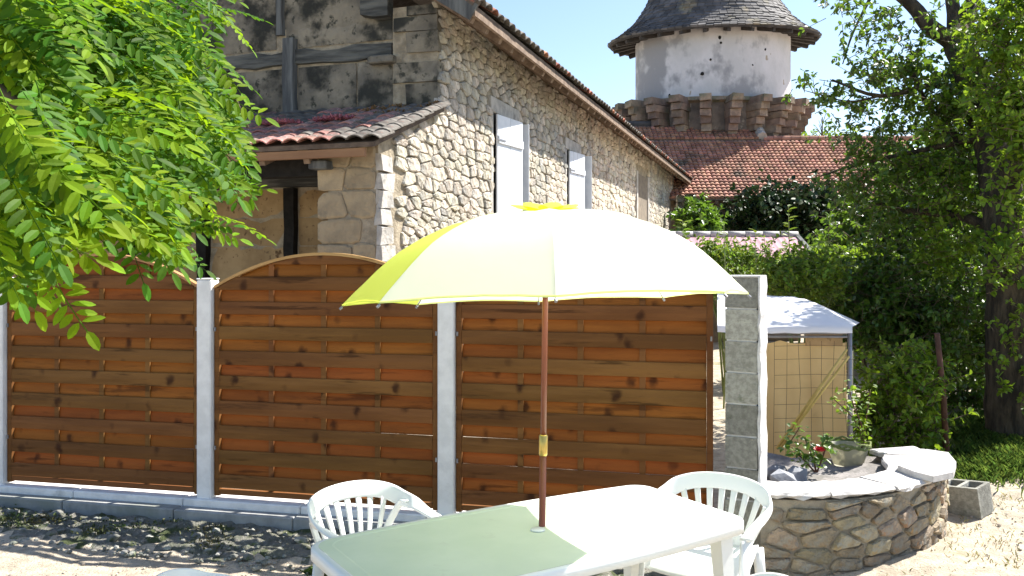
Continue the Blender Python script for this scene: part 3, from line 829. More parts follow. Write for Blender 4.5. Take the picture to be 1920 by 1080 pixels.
# small pink-roofed shed
sh = thing("garden_shed", "low shed with pale ridge tiles and pink sheet roof among vines", "shed", (4.4, 16, 0))
MB().box(-1.25, 1.15, .4, 2.6, 0, 2.0).build("wall", m_wallbrown, sh)
prf = MB(); nn = 60
V = []; Fs = []
for i in range(nn+1):
    x = -1.4+2.72*i/nn; dz = .006*math.cos(i*PI/1.5)
    V += [(x, 0, 2.0+dz), (x, 1.2, 2.50+dz)]
for i in range(nn): Fs.append((2*i, 2*i+2, 2*i+3, 2*i+1))
prf.add(V, Fs).build("sheet_roof", m_pink, sh)
MB().add([(-1.3, 1.2, 2.48), (1.2, 1.2, 2.48), (1.2, 2.7, 1.95), (-1.3, 2.7, 1.95)], [(0, 1, 2, 3)]).build("rear_roof", m_tile2, sh)
for k in range(8):
    mb = MB().tube([(-1.45+k*.35, 1.2, 2.50), (-1.45+(k+1)*.35+.01, 1.2, 2.51)], [.085, .07], 10); mb.build("ridge_tile", m_coping, sh, True)
MB().beam((1.34, -.05, 1.95), (1.34, 1.2, 2.46), .08, .12).build("verge_board", m_gtimber, sh)
MB().box(1.2, 1.3, .1, .2, .1, 1.98).build("post", m_gtimber, sh)

# ------------------------------------------------------------ fence
FP = [(-4.14, 6.93), (-2.323, 6.52), (-.457, 6.09), (1.40, 5.65)]
ARCH = .25
def fence_panel(i, label):
    (x0, y0), (x1, y1) = FP[i], FP[i+1]
    L = math.hypot(x1-x0, y1-y0); a = math.atan2(y1-y0, x1-x0)
    hw = L/2-.066
    t = thing("slatted_screen", label, "fence panel", ((x0+x1)/2, (y0+y1)/2, .160), a, "arched slatted wood fence panels between white posts")
    S = 1.585
    def top(x): return S + ARCH*(1-(x/hw)**2) - .012
    fw = .042
    for s in (-1, 1):
        xa = s*hw; xb = s*(hw-fw)
        MB().box(min(xa, xb), max(xa, xb), -.022, .022, 0, S+.0, .004).build("side_rail", m_frame, t)
    MB().box(-hw+fw+.001, hw-fw-.001, -.020, .020, .012, .052, .004).build("bottom_rail", m_frame, t)
    # arched cap
    mb = MB(); n = 24; V = []
    for k in range(n+1):
        x = -hw+2*hw*k/n; z = S+ARCH*(1-(x/hw)**2)
        V += [(x, -.026, z-.012), (x, .026, z-.012), (x, .026, z+.010), (x, -.026, z+.010)]
    Fs = [(0, 1, 2, 3), (4*n+3, 4*n+2, 4*n+1, 4*n)]
    for k in range(n):
        for j in range(4): Fs.append((4*k+j, 4*k+4+j, 4*k+4+(j+1) % 4, 4*k+(j+1) % 4))
    mb.add(V, Fs).build("arched_cap", m_cap, t)
    iw = hw-fw-.001
    bat = [-iw*.5, 0, iw*.5]
    for x in bat:
        MB().box(x-.020, x+.020, -.0060, .0055, .053, top(x)-.003, 0).build("batten", m_slat, t)
    pitch = .1885
    def slat(z0, z1, front):
        if top(0)-z0 < .03: return
        xm = iw
        if z0+.012 > top(iw): xm = hw*math.sqrt(max(.01, 1-(z0+.015-S+.012)/ARCH))
        xm = min(iw, xm)
        n = 24; V = []; Fs = []
        jt, jb = random.uniform(-.004, .004), random.uniform(-.004, .004)
        tilt = random.uniform(-.003, .003)
        for k in range(n+1):
            x = -xm+2*xm*k/n
            b = .0045*math.cos(2*PI*(x/(iw*.5)))*(1 if front else -1)   # slight weave about the battens
            zt = min(z1+jt+tilt*x/iw, top(x)); zb = min(z0+jb+tilt*x/iw, zt-.004)
            if front: yc, ys = -.0125-max(0, b)*.6, 0
            else: yc, ys = .0125+abs(b)*.5, .014
            m_ = (zt+zb)/2
            f = -.0055 if front else -.0045
            V += [(x, yc+.004-ys*.5, zb), (x, yc-.004-ys*.5, zb+.003), (x, yc-.004+f, m_), (x, yc-.004+ys*.6, zt-.004), (x, yc+.001+ys*.8, zt), (x, yc+.005+ys*.5, zt-.002)]
        for k in range(n):
            for j in range(6): Fs.append((6*k+j, 6*k+6+j, 6*k+6+(j+1) % 6, 6*k+(j+1) % 6))
        Fs += [tuple(range(6)), tuple(6*n+5-j for j in range(6))]
        me = MB().add(V, Fs)
        me.build("slat", m_slat if front else m_slatb, t, False)
    for k in range(10):
        z = .056+k*pitch
        slat(z, z+.104, True)
        slat(z+.095, z+.197, False)
    for s in (-1, 1):
        for z in (.35, 1.25):
            MB().box(s*(hw-.012)-.006, s*(hw-.012)+.006, -.034, -.0225, z, z+.03).build("bracket", m_steel, t)
    return t
fence_panel(0, "arched slatted wooden fence panel at the far left, partly under the green branches")
fence_panel(1, "arched slatted wooden fence panel behind the left plastic chair")
fence_panel(2, "slatted wooden fence panel behind the parasol pole, ending at the concrete block pillar")
for i, lab in enumerate(("white concrete fence post cut by the left edge of the picture, under the leaves", "white concrete fence post between the two leftmost arched panels", "white concrete fence post just below the parasol's left half")):
    x, y = FP[i]
    a = math.atan2(FP[i+1][1]-y, FP[i+1][0]-x)
    t = thing("fence_post", lab, "fence post", (x, y, 0), a, "white concrete posts holding the wood panels")
    MB().box(-.060, .060, -.062, .062, .0, 1.80, .008).build("shaft", m_postw, t)
    MB().box(-.062, .062, -.064, .064, 1.801, 1.812, .004).build("cap", m_postw, t)
ft = thing("fence_footing", "low stepped concrete footing running under the slatted fence", "footing", (FP[0][0], FP[0][1], 0), math.atan2(FP[3][1]-FP[0][1], FP[3][0]-FP[0][0]))
Lf = math.hypot(FP[3][1]-FP[0][1], FP[3][0]-FP[0][0])
mb = MB()
for k in range(7):
    a_, b_ = -1.2+k*(Lf+1.1)/7, -1.2+(k+1)*(Lf+1.1)/7-.006
    mb = MB(); mb.box(a_, b_, -.085, .10, -.05, .145, .008); mb.build("upper_course", m_postw, ft)
    mb = MB(); mb.box(a_, b_, -.20, -.087, -.05, .095+random.uniform(-.004, .004), .008); mb.build("lower_course", m_foot, ft)

# ------------------------------------------------------------ concrete block pillar
pt = thing("block_pillar", "pillar of stacked grey concrete blocks with whitewashed edge beside the fence", "pillar", (1.50, 5.50, 0), R(-27))
zc = .02
for k in range(9):
    hgt = .202
    MB().obox((0, 0, zc+hgt/2), (.205, .205, hgt-.012), jit=.0025).build("concrete_block", m_block, pt)
    zc += hgt
mb = MB(); mb.box(-.094, .094, -.094, .094, .02, zc-.01); mb.build("mortar_core", m_mortarw, pt)
mb = MB(); n = 30
V = []; Fs = []
for k in range(n+1):
    z = .02+(zc-.02)*k/n
    for (x, y) in ((.104, -.108), (.120, -.112), (.126, .0), (.120, .104)): V.append((x+random.uniform(-.005, .005), y+random.uniform(-.004, .004), z))
for k in range(n):
    for j in range(3): Fs.append((4*k+j, 4*k+j+1, 4*k+5+j, 4*k+4+j))
mb.add(V, Fs).build("whitewash_render", m_mortarw, pt)
MB().box(-.103, .120, -.104, .103, zc-.003, zc+.010, .004).build("cap_mortar", m_mortarw, pt)

# ------------------------------------------------------------ curved stone planter
PC = [(1.52, 5.30), (1.85, 5.27), (2.20, 5.36), (2.53, 5.57), (2.80, 5.86), (2.95, 6.15), (2.90, 6.42)]
def catmull(pts, n):
    P_ = [Vector(p) for p in pts]; P_ = [P_[0]*2-P_[1]]+P_+[P_[-1]*2-P_[-2]]; out = []
    for i in range(1, len(P_)-2):
        for k in range(n):
            t = k/n; a, b, c, d = P_[i-1], P_[i], P_[i+1], P_[i+2]
            out.append(.5*((2*b)+(c-a)*t+(2*a-5*b+4*c-d)*t*t+(3*b-a-3*c+d)*t**3))
    out.append(P_[-2]); return out
pc = catmull(PC, 12)
cum = [0]
for i in range(1, len(pc)): cum.append(cum[-1]+(pc[i]-pc[i-1]).length)
PL = cum[-1]
def path(u):
    u = min(max(u, 0), PL-1e-5)
    for i in range(1, len(cum)):
        if cum[i] >= u:
            t = (u-cum[i-1])/(cum[i]-cum[i-1]); p = pc[i-1].lerp(pc[i], t); d = (pc[i]-pc[i-1]).normalized(); return p, d
PZ = .54
pl = thing("stone_planter", "curved low rubble stone planter wall with pale cement coping", "planter", (2.2, 5.8, 0))
off = (2.2, 5.8, 0)
def pmap(u, v, d):
    p, t = path(u); n = Vector((t.y, -t.x)); q = p+n*(.125+d)
    return (q.x-off[0], q.y-off[1], v)
def wallstrip(o0, o1, z0, z1, n=40):
    V = []; Fs = []
    for k in range(n+1):
        p, t = path(PL*k/n); nn_ = Vector((t.y, -t.x))
        for (o, z) in ((o0, z0), (o1, z0), (o1, z1), (o0, z1)):
            q = p+nn_*o; V.append((q.x-off[0], q.y-off[1], z))
    for k in range(n):
        for j in range(4): Fs.append((4*k+j, 4*k+(j+1) % 4, 4*k+4+(j+1) % 4, 4*k+4+j))
    Fs += [(3, 2, 1, 0), (4*n, 4*n+1, 4*n+2, 4*n+3)]
    return V, Fs
V, Fs = wallstrip(-.13, .128, -.1, PZ-.045)
pw_ = MB().add(V, Fs).build("wall", m_pmortar, pl)
polP = cells(0, PL, .0, PZ-.05, (.05, .13), (.08, .34), lambda u, v: True, 31, K=1.6, jit=.34)
masonry(polP, pmap, pw_, m_pstone, lambda u, v: 1, 290, gap=.006, depth=.034)
u = 0; k = 0
while u < PL-.05:
    L = random.uniform(.38, .6); e = min(PL, u+L); n = 8; V = []; Fs = []
    if PL-e < .15: e = PL
    w0, w1 = -.125+random.uniform(-.02, .01), .155+random.uniform(-.015, .02)
    for i in range(n+1):
        uu = u+.003+(e-u-.006)*i/n; p, t = path(uu); nn_ = Vector((t.y, -t.x))
        wide = .06*smooth(PL-.9, PL-.5, uu)
        j = lambda: random.uniform(-.009, .009)
        for (o, z) in ((w0-wide*2, PZ-.034), (w1+j()*1.8, PZ-.030+j()), (w1+.006+j(), PZ-.012), (w1-.012, PZ+.003+j()*.5), (w0-wide*2+.01, PZ+.003+j()*.5), (w0-wide*2, PZ-.01)):
            q = p+nn_*o; V.append((q.x-off[0], q.y-off[1], z))
    for i in range(n):
        for jj in range(6): Fs.append((6*i+jj, 6*i+(jj+1) % 6, 6*i+6+(jj+1) % 6, 6*i+6+jj))
    Fs += [tuple(range(5, -1, -1)), tuple(range(6*n, 6*n+6))]
    MB().add(V, Fs).build("coping_slab", m_coping, pl); u = e
mb = MB(); sp_ = [(1683, 872), (1700, 852), (1738, 842), (1778, 848), (1793, 866), (1788, 885), (1750, 893), (1715, 884)]
sp_ = [((px-960)/F*(1.335*F/(py-HOR))-off[0], 1.335*F/(py-HOR)-off[1]) for px, py in sp_]
mb.prism(sp_[::-1], PZ+.006, PZ+.045); mb.build("end_slab", m_coping, pl)
# inner bed
mb = MB(); V = []; Fs = []
ins = []
for k in range(21):
    p, t = path(PL*k/20); q = p-Vector((t.y, -t.x))*.13; ins.append((q.x, q.y))
n = 10
for (x, y) in ins:
    for j in range(n+1):
        t = j/n; xx = x+(1.75-x)*t; yy = y+(6.75-y)*t
        V.append((xx-off[0], yy-off[1], .47-.05*math.sin(t*PI)+random.uniform(-.012, .02)))
for i in range(20):
    for j in range(n): Fs.append((i*(n+1)+j, i*(n+1)+j+1, (i+1)*(n+1)+j+1, (i+1)*(n+1)+j))
mb.add(V, Fs).build("soil_bed", m_soil, pl, True)
for (px, Y, r, lab) in ((1467, 5.75, .09, "grey rock in the planter against the whitewashed pillar edge"), (1492, 5.85, .10, "pointed grey rock in the planter, right of the first one"), (1455, 5.95, .11, "grey rock at the back of the planter near the beige sheet")):
    mb = MB(); x = (px-960)/F*Y; mb.rock((0, 0, 0), r, .75, jit=.32); o = mb.build("rock", m_greyrock); o.location = (x, Y, .465); tag(o, lab, "rock", "grey rocks in the planter")

# hollow concrete block on the ground at right
hb = thing("hollow_block", "hollow grey concrete block standing on the sandy ground right of the planter", "concrete block", (3.35, 6.28, gz(3.35, 6.28)-.01), R(-38))
mb = MB()
a_, b_, hgt = .145, .105, .215
mb.box(-a_, a_, -b_, -b_+.026, 0, hgt); mb.box(-a_, a_, b_-.026, b_, 0, hgt)
for x in (-a_, -.013, a_-.026): mb.box(x, x+.026, -b_+.027, b_-.027, 0, hgt-.001)
mb.build("block_shell", m_block, hb)
MB().box(-a_+.027, a_-.027, -b_+.03, b_-.03, 0, .05).build("block_floor", m_block, hb)
hb.rotation_euler = (R(5), R(-6), R(-52))

# ------------------------------------------------------------ table
TZ = .742
th = R(32); TC = (.115, 3.765)
tb = thing("garden_table", "pale plastic garden table half shaded by the parasol", "table", (TC[0], TC[1], 0), th)
def outline(L, W, r, bow, n=10, shrink=0):
    L -= shrink; W -= shrink
    pts = []
    cs = [(L-r, W-r, 0), (-L+r, W-r, 90), (-L+r, -W+r, 180), (L-r, -W+r, 270)]
    raw = []
    for cx, cy, a0 in cs:
        for k in range(n+1):
            a = R(a0+90*k/n); raw.append((cx+r*math.cos(a), cy+r*math.sin(a)))
    # subdivide long edges and bow them
    for i, p in enumerate(raw):
        q_ = raw[(i+1) % len(raw)]; d = math.hypot(q_[0]-p[0], q_[1]-p[1]); m_ = max(1, int(d/.06))
        for k in range(m_): pts.append((p[0]+(q_[0]-p[0])*k/m_, p[1]+(q_[1]-p[1])*k/m_))
    out = []
    for x, y in pts:
        out.append((x*(1+.0*abs(y)), y*(1+bow*(1-(x/L)**2)/W)))
    return [(x*(1+.03*(1-(y/W)**2) if abs(x) > L*.8 else x) if False else x, y) for x, y in out]
TL, TW = .925, .385
rings = [(0.030, TZ), (0.008, TZ+.001), (0, TZ-.006), (0, TZ-.052), (.012, TZ-.054), (.014, TZ-.012), (.03, TZ-.012)]
N0 = len(outline(TL, TW, .09, .055))
V = []; Fs = []
base = outline(TL, TW, .09, .055)
for (s, z) in rings:
    for x, y in base:
        d = math.hypot(x, y); V.append((x*(1-s/d), y*(1-s/d), z))
for r in range(len(rings)-1):
    for k in range(N0): a_, c_ = r*N0+k, r*N0+(k+1) % N0; Fs.append((a_, a_+N0, c_+N0, c_))
rim = MB().add(V, Fs).build("table_rim", m_resin, tb, True)
V = []; Fs = []
n = len(base)
for s in (1, .94, .93, .5):
    for x, y in base:
        d = math.hypot(x, y); q_ = 1-.0305/d
        dz = {1: 0, .94: 0, .93: -.0015, .5: -.0015}[s]
        V.append((x*q_*s, y*q_*s, TZ+.0005+dz))
V.append((0, 0, TZ-.001))
for r in range(3):
    for k in range(n): a_, c_ = r*n+k, r*n+(k+1) % n; Fs.append((a_, c_, c_+n, a_+n))
for k in range(n): Fs.append((3*n+k, 3*n+(k+1) % n, 4*n))
MB().add(V, Fs).build("tabletop", m_top, tb, False)
for sx in (-1, 1):
    for sy in (-1, 1):
        mb = MB(); x, y = sx*(TL-.13), sy*(TW-.07)
        V = []
        for (z, w_, ex) in ((TZ-.03, .075, 0), (.35, .062, .018), (0, .048, .04)):
            cx, cy = x+sx*ex, y+sy*ex
            V += [(cx-w_/2, cy-w_/2, z), (cx+w_/2, cy-w_/2, z), (cx+w_/2, cy+w_/2, z), (cx-w_/2, cy+w_/2, z)]
        Fs = [(0, 1, 2, 3), (11, 10, 9, 8)]
        for r in range(2):
            for k in range(4): Fs.append((4*r+k, 4*r+(k+1) % 4, 4*r+4+(k+1) % 4, 4*r+4+k))
        mb.add(V, Fs).build("leg", m_resin, tb)
mb = MB().tube([(.005, .01, TZ+.0005), (.005, .01, TZ+.006)], [.034, .030], 20); mb.build("hole_ring", m_resin, tb, True)

# ------------------------------------------------------------ parasol
ux, uy = .124, 3.80
um = thing("parasol", "lime garden parasol, panels coloured sunlit white, on a red brown pole through the table", "parasol", (ux, uy, .0))
um.rotation_euler = (R(-3.0), R(.9), 0)
MB().tube([(0, 0, .02), (0, 0, 1.06)], .0155, 16).build("lower_pole", m_pole, um, True)
MB().tube([(0, 0, 1.065), (0, 0, 2.12)], .0135, 16).build("upper_pole", m_pole, um, True)
MB().tube([(0, 0, 1.055), (0, 0, 1.065), (0, 0, 1.145), (0, 0, 1.15)], [.0165, .0205, .0205, .0165], 16).build("pole_joint", m_brass, um, True)
UR = .925; UZ0, UZ1 = 1.765, 2.165
LEAN = .045
pr = [(0, 1.), (.12, .992), (.25, .965), (.36, .93), (.47, .875), (.60, .75), (.71, .61), (.80, .45), (.89, .25), (.95, .115), (1., 0)]
def umz(t):
    for i in range(len(pr)-1):
        if t <= pr[i+1][0]:
            q_ = (t-pr[i][0])/(pr[i+1][0]-pr[i][0]); return pr[i][1]+(pr[i+1][1]-pr[i][1])*q_
    return 0
for s in range(8):
    a0 = R(45*s); a1 = R(45*(s+1)); V = []; Fs = []; nr, na = 18, 10
    for i in range(nr+1):
        t = i/nr
        for j in range(na+1):
            q_ = j/na
            p0 = Vector((math.cos(a0), math.sin(a0))); p1 = Vector((math.cos(a1), math.sin(a1)))
            p = (p0.lerp(p1, q_))*UR*t
            bulge = math.sin(PI*q_)
            p = p*(1-.022*bulge*t**4)
            z = UZ0+(UZ1-UZ0)*umz(t) + .013*bulge*t*(t**2)*1.0 - .01*bulge*math.sin(PI*t) + random.uniform(-.0012, .0012)
            z += LEAN*p.x
            V.append((p.x, p.y, z))
    for i in range(nr):
        for j in range(na):
            a_ = i*(na+1)+j
            if i == 0: Fs.append((a_, a_+na+1, a_+na+2)) if j == 0 else Fs.append((a_, a_+na+1, a_+na+2))
            else: Fs.append((a_, a_+na+1, a_+na+2, a_+1))
    # hem
    hv = []
    for j in range(na+1):
        v_ = V[nr*(na+1)+j]; hv += [(v_[0]*1.001, v_[1]*1.001, v_[2]+.001), (v_[0]*1.003, v_[1]*1.003, v_[2]-.008)]
    MB().add(hv, [(2*j, 2*j+1, 2*j+3, 2*j+2) for j in range(na)]).build('hem', m_lime if s in (3, 4) else m_hem, um)
    limep = s in (3, 4)
    o = MB().add(V, Fs).build("canopy_panel", m_lime if s == 4 or s == 3 else m_cream, um, True)
    o["label"] = "lime yellow canopy panel on the left" if limep else "canopy panel coloured sunlit white"
    rib = MB(); pts = []
    for i in range(0, nr+1, 2):
        t = i/nr; pts.append((UR*t*math.cos(a0), UR*t*math.sin(a0), UZ0+(UZ1-UZ0)*umz(t)-.010+LEAN*UR*t*math.cos(a0)))
    rib.tube(pts, .003, 6).build("rib", m_steel, um, True)
    m2 = .45; MB().tube([(0.02*math.cos(a0), .02*math.sin(a0), 1.80), (UR*m2*math.cos(a0), UR*m2*math.sin(a0), UZ0+(UZ1-UZ0)*umz(m2)-.014+LEAN*UR*m2*math.cos(a0))], .003, 6).build("strut", m_steel, um)
    MB().tube([(UR*math.cos(a0), UR*math.sin(a0), UZ0-.012+LEAN*UR*math.cos(a0)), (UR*1.012*math.cos(a0), UR*1.012*math.sin(a0), UZ0-.022+LEAN*UR*math.cos(a0))], .006, 8).build("rib_tip", m_steel, um)
MB().tube([(0, 0, 1.77), (0, 0, 1.82)], .03, 12).build("runner", m_postw, um)
# vent cap made of lime petals lifted at their ends
for s in range(8):
    a0 = R(45*s+10); V = []; Fs = []
    for i in range(7):
        t = i/6; r_ = .03+.135*t; wd = .055*math.sin(PI*min(1, .15+t*.8))*.9+.008
        for j in (-1, 0, 1):
            c_, s_ = math.cos(a0), math.sin(a0)
            V.append((r_*c_-j*wd*s_, r_*s_+j*wd*c_, UZ1+.004+.018*t**1.5+.012*(1-abs(j))*math.sin(PI*t)))
    for i in range(6):
        for j in range(2): Fs.append((3*i+j, 3*i+3+j, 3*i+4+j, 3*i+1+j))
    MB().add(V, Fs).build("vent_petal", m_lime, um, True)
MB().tube([(0, 0, 2.11), (0, 0, 2.165), (0, 0, 2.18)], [.015, .014, .006], 12).build("finial", m_lime, um, True)

# ------------------------------------------------------------ chairs
half = [(-.262, -.235, .615), (-.270, -.15, .635), (-.280, -.02, .650), (-.285, .09, .668), (-.272, .18, .680), (-.225, .245, .713), (-.130, .285, .738), (0, .298, .747)]
full = half+[(-x, y, z) for x, y, z in reversed(half[:-1])]
hoop = catmull(full, 5)
def make_chair(label, loc, face, under=False):
    a = math.atan2(face[1], face[0])+PI/2
    t = thing("plastic_chair", label, "chair", (loc[0], loc[1], gz(*loc)), a, "white plastic garden chairs around the table")
    n = len(hoop); wide = []; wd = []
    for i, p in enumerate(hoop):
        s_ = abs(i/(n-1)-.5)*2          # 1 at the arm fronts, 0 at the top
        k = smooth(.35, .75, s_)
        back = Vector((0, .28, 1.0)); arm = Vector((1 if p.x > 0 else -1, 0, .10))*(1)
        if p.x > 0 and False: arm = -arm
        v = back.normalized()*(1-k)+Vector((p.x/.28, 0, .15)).normalized()*k
        wide.append(v); wd.append(.088*(1-k)+.058*k)
    MB().sweep(hoop, wide, wd, .017, 10).build("hoop_rim", m_resin, t, True)
    # shell of seat
    V = []; Fs = []; ns = 12
    for j in range(ns+1):
        for i in range(ns+1):
            u, v = i/ns*2-1, j/ns*2-1
            x = u*(.235-.025*v); y = v*.225
            z = .425+.022*(u*u)**1.4-.012+(.020*v if v > 0 else 0)-(.028*smooth(.7, 1, -v))
            V.append((x, y, z))
    m_ = (ns+1)**2
    V += [(x, y, z-.012) for x, y, z in V]
    for j in range(ns):
        for i in range(ns):
            q_ = j*(ns+1)+i; Fs += [(q_, q_+1, q_+ns+2, q_+ns+1), (q_+m_, q_+ns+1+m_, q_+ns+2+m_, q_+1+m_)]
    for i in range(ns):
        Fs += [(i, i+m_, i+1+m_, i+1), (m_-1-i, 2*m_-1-i, 2*m_-2-i, m_-2-i)]
        a_, c_ = i*(ns+1), (i+1)*(ns+1); Fs += [(a_, c_, c_+m_, a_+m_), (a_+ns, a_+ns+m_, c_+ns+m_, c_+ns)]
    MB().add(V, Fs).build("seat", m_resin, t, True)
    # fan of slats
    for k in range(-3, 4):
        bx = k*.042; tx = k*.068
        # find hoop point near tx
        best = min(hoop[8:-8], key=lambda p: abs(p.x-tx))
        p0 = Vector((bx, .222, .445)); p2 = Vector((tx, best.y-.004, best.z-.030)); p1 = (p0+p2)/2+Vector((k*.002, -.012, 0))
        pts = [p0.lerp(p1, q_/4).lerp(p1.lerp(p2, q_/4), q_/4) for q_ in range(5)]
        MB().sweep(pts, [Vector((1, 0, 0))]*5, [.024, .026, .028, .031, .036], .010, 8).build("back_slat", m_resin, t, True)
    MB().sweep([(-.175, .215, .452), (-.09, .226, .462), (0, .230, .466), (.09, .226, .462), (.175, .215, .452)], [Vector((0, .2, 1))]*5, .075, .012, 8).build("back_base", m_resin, t, True)
    for s in (-1, 1):
        pts = catmull([(s*.165, .215, .46), (s*.215, .215, .56), (s*.262, .18, .66), (s*.272, .13, .675)], 4)
        MB().sweep(pts, [Vector((1, -.5*s, 0))]*len(pts), .040, .012, 8).build("side_stay", m_resin, t, True)
        pts = [(s*.262, -.225, .612), (s*.255, -.235, .42), (s*.262, -.262, .2), (s*.275, -.29, 0)]
        MB().sweep(pts, [Vector((.7*s, 1, 0))]*4, [.062, .060, .050, .040], .020, 8).build("front_leg", m_resin, t, True)
        pts = [(s*.215, .195, .445), (s*.225, .225, .25), (s*.245, .285, 0)]
        MB().sweep(pts, [Vector((1, .8*s, 0))]*3, [.062, .052, .04], .022, 8).build("rear_leg", m_resin, t, True)
        MB().sweep([(s*.225, -.20, .418), (s*.248, -.228, .418)], [Vector((0, 0, 1))]*2, .05, .014, 8).build("seat_lug", m_resin, t)
    return t
def chair_at(label, top, face):
    f = Vector(face).normalized()
    c = Vector(top)+f*.298
    return make_chair(label, (c.x, c.y), (f.x, f.y))
chair_at("white plastic chair behind the table's left half, backing onto the fence", (-.86, 4.42), (.68, -.73))
chair_at("white plastic chair at the right end of the table, in front of the stone planter", (1.14, 4.62), (-.5, -.87))
chair_at("plastic chair at the table's near left end, only its back rim in view", (-1.28, 3.03), (1, .1))
chair_at("plastic chair near the table's right leg, only its rim tip in view", (1.01, 2.99), (-1, .0))

# ------------------------------------------------------------ sheeted shelter behind the planter
SY = 7.0
st = thing("sheeted_shelter", "small shelter with white tarpaulin roof and beige sheet wall behind the block pillar", "shelter", (2.2, SY, 0))
def loc_(p): return (p[0]-2.2, p[1]-SY, p[2])
A_, B_ = loc_(P(1345, 612, SY-.1)), loc_(P(1598, 613, SY-.1))
C_, D_ = loc_(P(1490, 556, 8.3)), loc_(P(1345, 548, 8.3))
E_ = loc_(P(1612, 605, 8.6))
V = []; Fs = []; n = 10
for i in range(n+1):
    for j in range(n+1):
        u, v = i/n, j/n
        a_ = Vector(A_).lerp(Vector(B_), u); b_ = Vector(D_).lerp(Vector(C_), u)
        p = a_.lerp(b_, v); V.append((p.x, p.y, p.z+.05*math.sin(PI*v)*.8+random.uniform(-.006, .006)))
for i in range(n):
    for j in range(n): a_ = i*(n+1)+j; Fs.append((a_, a_+n+1, a_+n+2, a_+1))
b0 = len(V); V += [E_]
for j in range(n): Fs.append((n*(n+1)+j, b0, n*(n+1)+j+1))
for i in range(n+1): p = V[i*(n+1)]; V.append((p[0], p[1]-.003, p[2]-.05))
for i in range(n): Fs.append((i*(n+1), b0+1+i, b0+2+i, (i+1)*(n+1)))
MB().add(V, Fs).build("tarpaulin_roof", m_tarp, st, True)
def sheet(p0, p1, z0, z1, m, name, amp=.02, fr=9, nx=50, nz=14):
    V = []; Fs = []
    for i in range(nx+1):
        t = i/nx; x = p0[0]+(p1[0]-p0[0])*t; y = p0[1]+(p1[1]-p0[1])*t
        for j in range(nz+1):
            v = j/nz
            d = amp*(math.sin(t*fr+1.3*math.sin(v*2))+.4*math.sin(t*fr*2.7+v*3))*(1-.5*v)
            zz = z0+(z1-z0)*v - (.03*abs(math.sin(t*fr*.8)) if j == nz else 0)
            V.append((x, y+d, zz))
    for i in range(nx):
        for j in range(nz): a_ = i*(nz+1)+j; Fs.append((a_, a_+nz+1, a_+nz+2, a_+1))
    return MB().add(V, Fs).build(name, m, st, True)
xl = (1400-960)/F*SY-2.2; xr = (1598-960)/F*SY-2.2
sheet((xl, .12), (xr, .12), .1, 1.285, m_beige, "beige_sheet", .022, 11)
sheet((xr+.015, .10), (xr+.15, .35), .1, 1.20, m_clear, "side_sheet", .012, 7, 16)
for x in (xl, xr): MB().tube([(x, .05, 0), (x, .05, 1.41)], .018, 10).build("post", m_steel, st, True)
for z in (1.318, 1.348): MB().tube([(xl, .06, z), (xr, .06, z)], .011, 8).build("top_bar", m_steel, st)
MB().box(xr-.34, xr-.04, .10, .13, 1.24, 1.40).build("timber_end", m_daub, st)
# wire mesh stapled in front
wm = thing("wire_mesh_panel", "rusty square wire mesh standing in front of the beige sheet", "wire mesh", (2.2, SY-.12, 0))
w0, w1 = (1452-960)/F*(SY-.12)-2.2, (1606-960)/F*(SY-.12)-2.2
k = 0
x = w0
while x <= w1: MB().tube([(x, 0, .1), (x+random.uniform(-.02, .02), 0, .5), (x+random.uniform(-.02, .02), 0, .9), (x, 0, 1.30)], .0017, 5).build("vertical_wire", m_wire, wm); x += .098+random.uniform(-.012, .012)
z = .12
while z < 1.31: MB().tube([(w0, 0, z), ((w0+w1)/2, 0, z+.008), (w1, 0, z)], .0017, 5).build("horizontal_wire", m_wire, wm); z += .118+random.uniform(-.012, .012)
for k, (a_, b_) in enumerate((((1456, 842), (1588, 655)), ((1462, 842), (1592, 668)), ((1484, 812), (1578, 668)))):
    p, q_ = P(*a_, SY-.20-.02*k), P(*b_, SY-.18-.02*k)
    o = MB().tube([p, tuple(Vector(p).lerp(Vector(q_), .5)+Vector((0, 0, .006))), q_], [.012-.002*k, .012-.002*k, .010], 8).build("bamboo_cane", m_bamboo, None, True, off=p); o.location = p
    tag(o, ("thick yellow bamboo cane leaning highest across the beige sheet", "yellow bamboo cane leaning just below the thickest one", "short thin bamboo cane leaning in the middle of the beige sheet")[k], "bamboo cane", "bamboo canes leaning on the beige sheet")
# round basket in the planter
bk = thing("wire_basket", "round pale basket with coarse woven rim behind the red rose", "basket", (*P(1590, 880, 6.35)[:2], .42))
V, Fs = lathe([(.10, 0), (.15, .15), (.155, .155), (.14, .155), (.10, .02)], 24, ds=1); MB().add(V, Fs).build("basket_body", m_clear, bk, True)
for k in range(3):
    pts = [(.155*math.cos(t), .155*math.sin(t), .155+.014*math.sin(t*7+k*2)+.008*k) for t in np.linspace(0, 2*PI, 40)]
    MB().tube(pts, .008, 6, cap=False).build("rim_withy", m_gtwig, bk, True)
# stake
p0 = P(1776, 868, 7.6); p1 = P(1757, 625, 7.5)
o = MB().tube([(0, 0, -.05), tuple((Vector(p1)-Vector(p0))*.5+Vector((.012, 0, 0))), tuple(Vector(p1)-Vector(p0))], [.030, .027, .024], 8).build("garden_stake", m_stake, None, True)
o.location = p0; tag(o, "dark red brown leaning stake standing left of the big tree trunk", "stake")

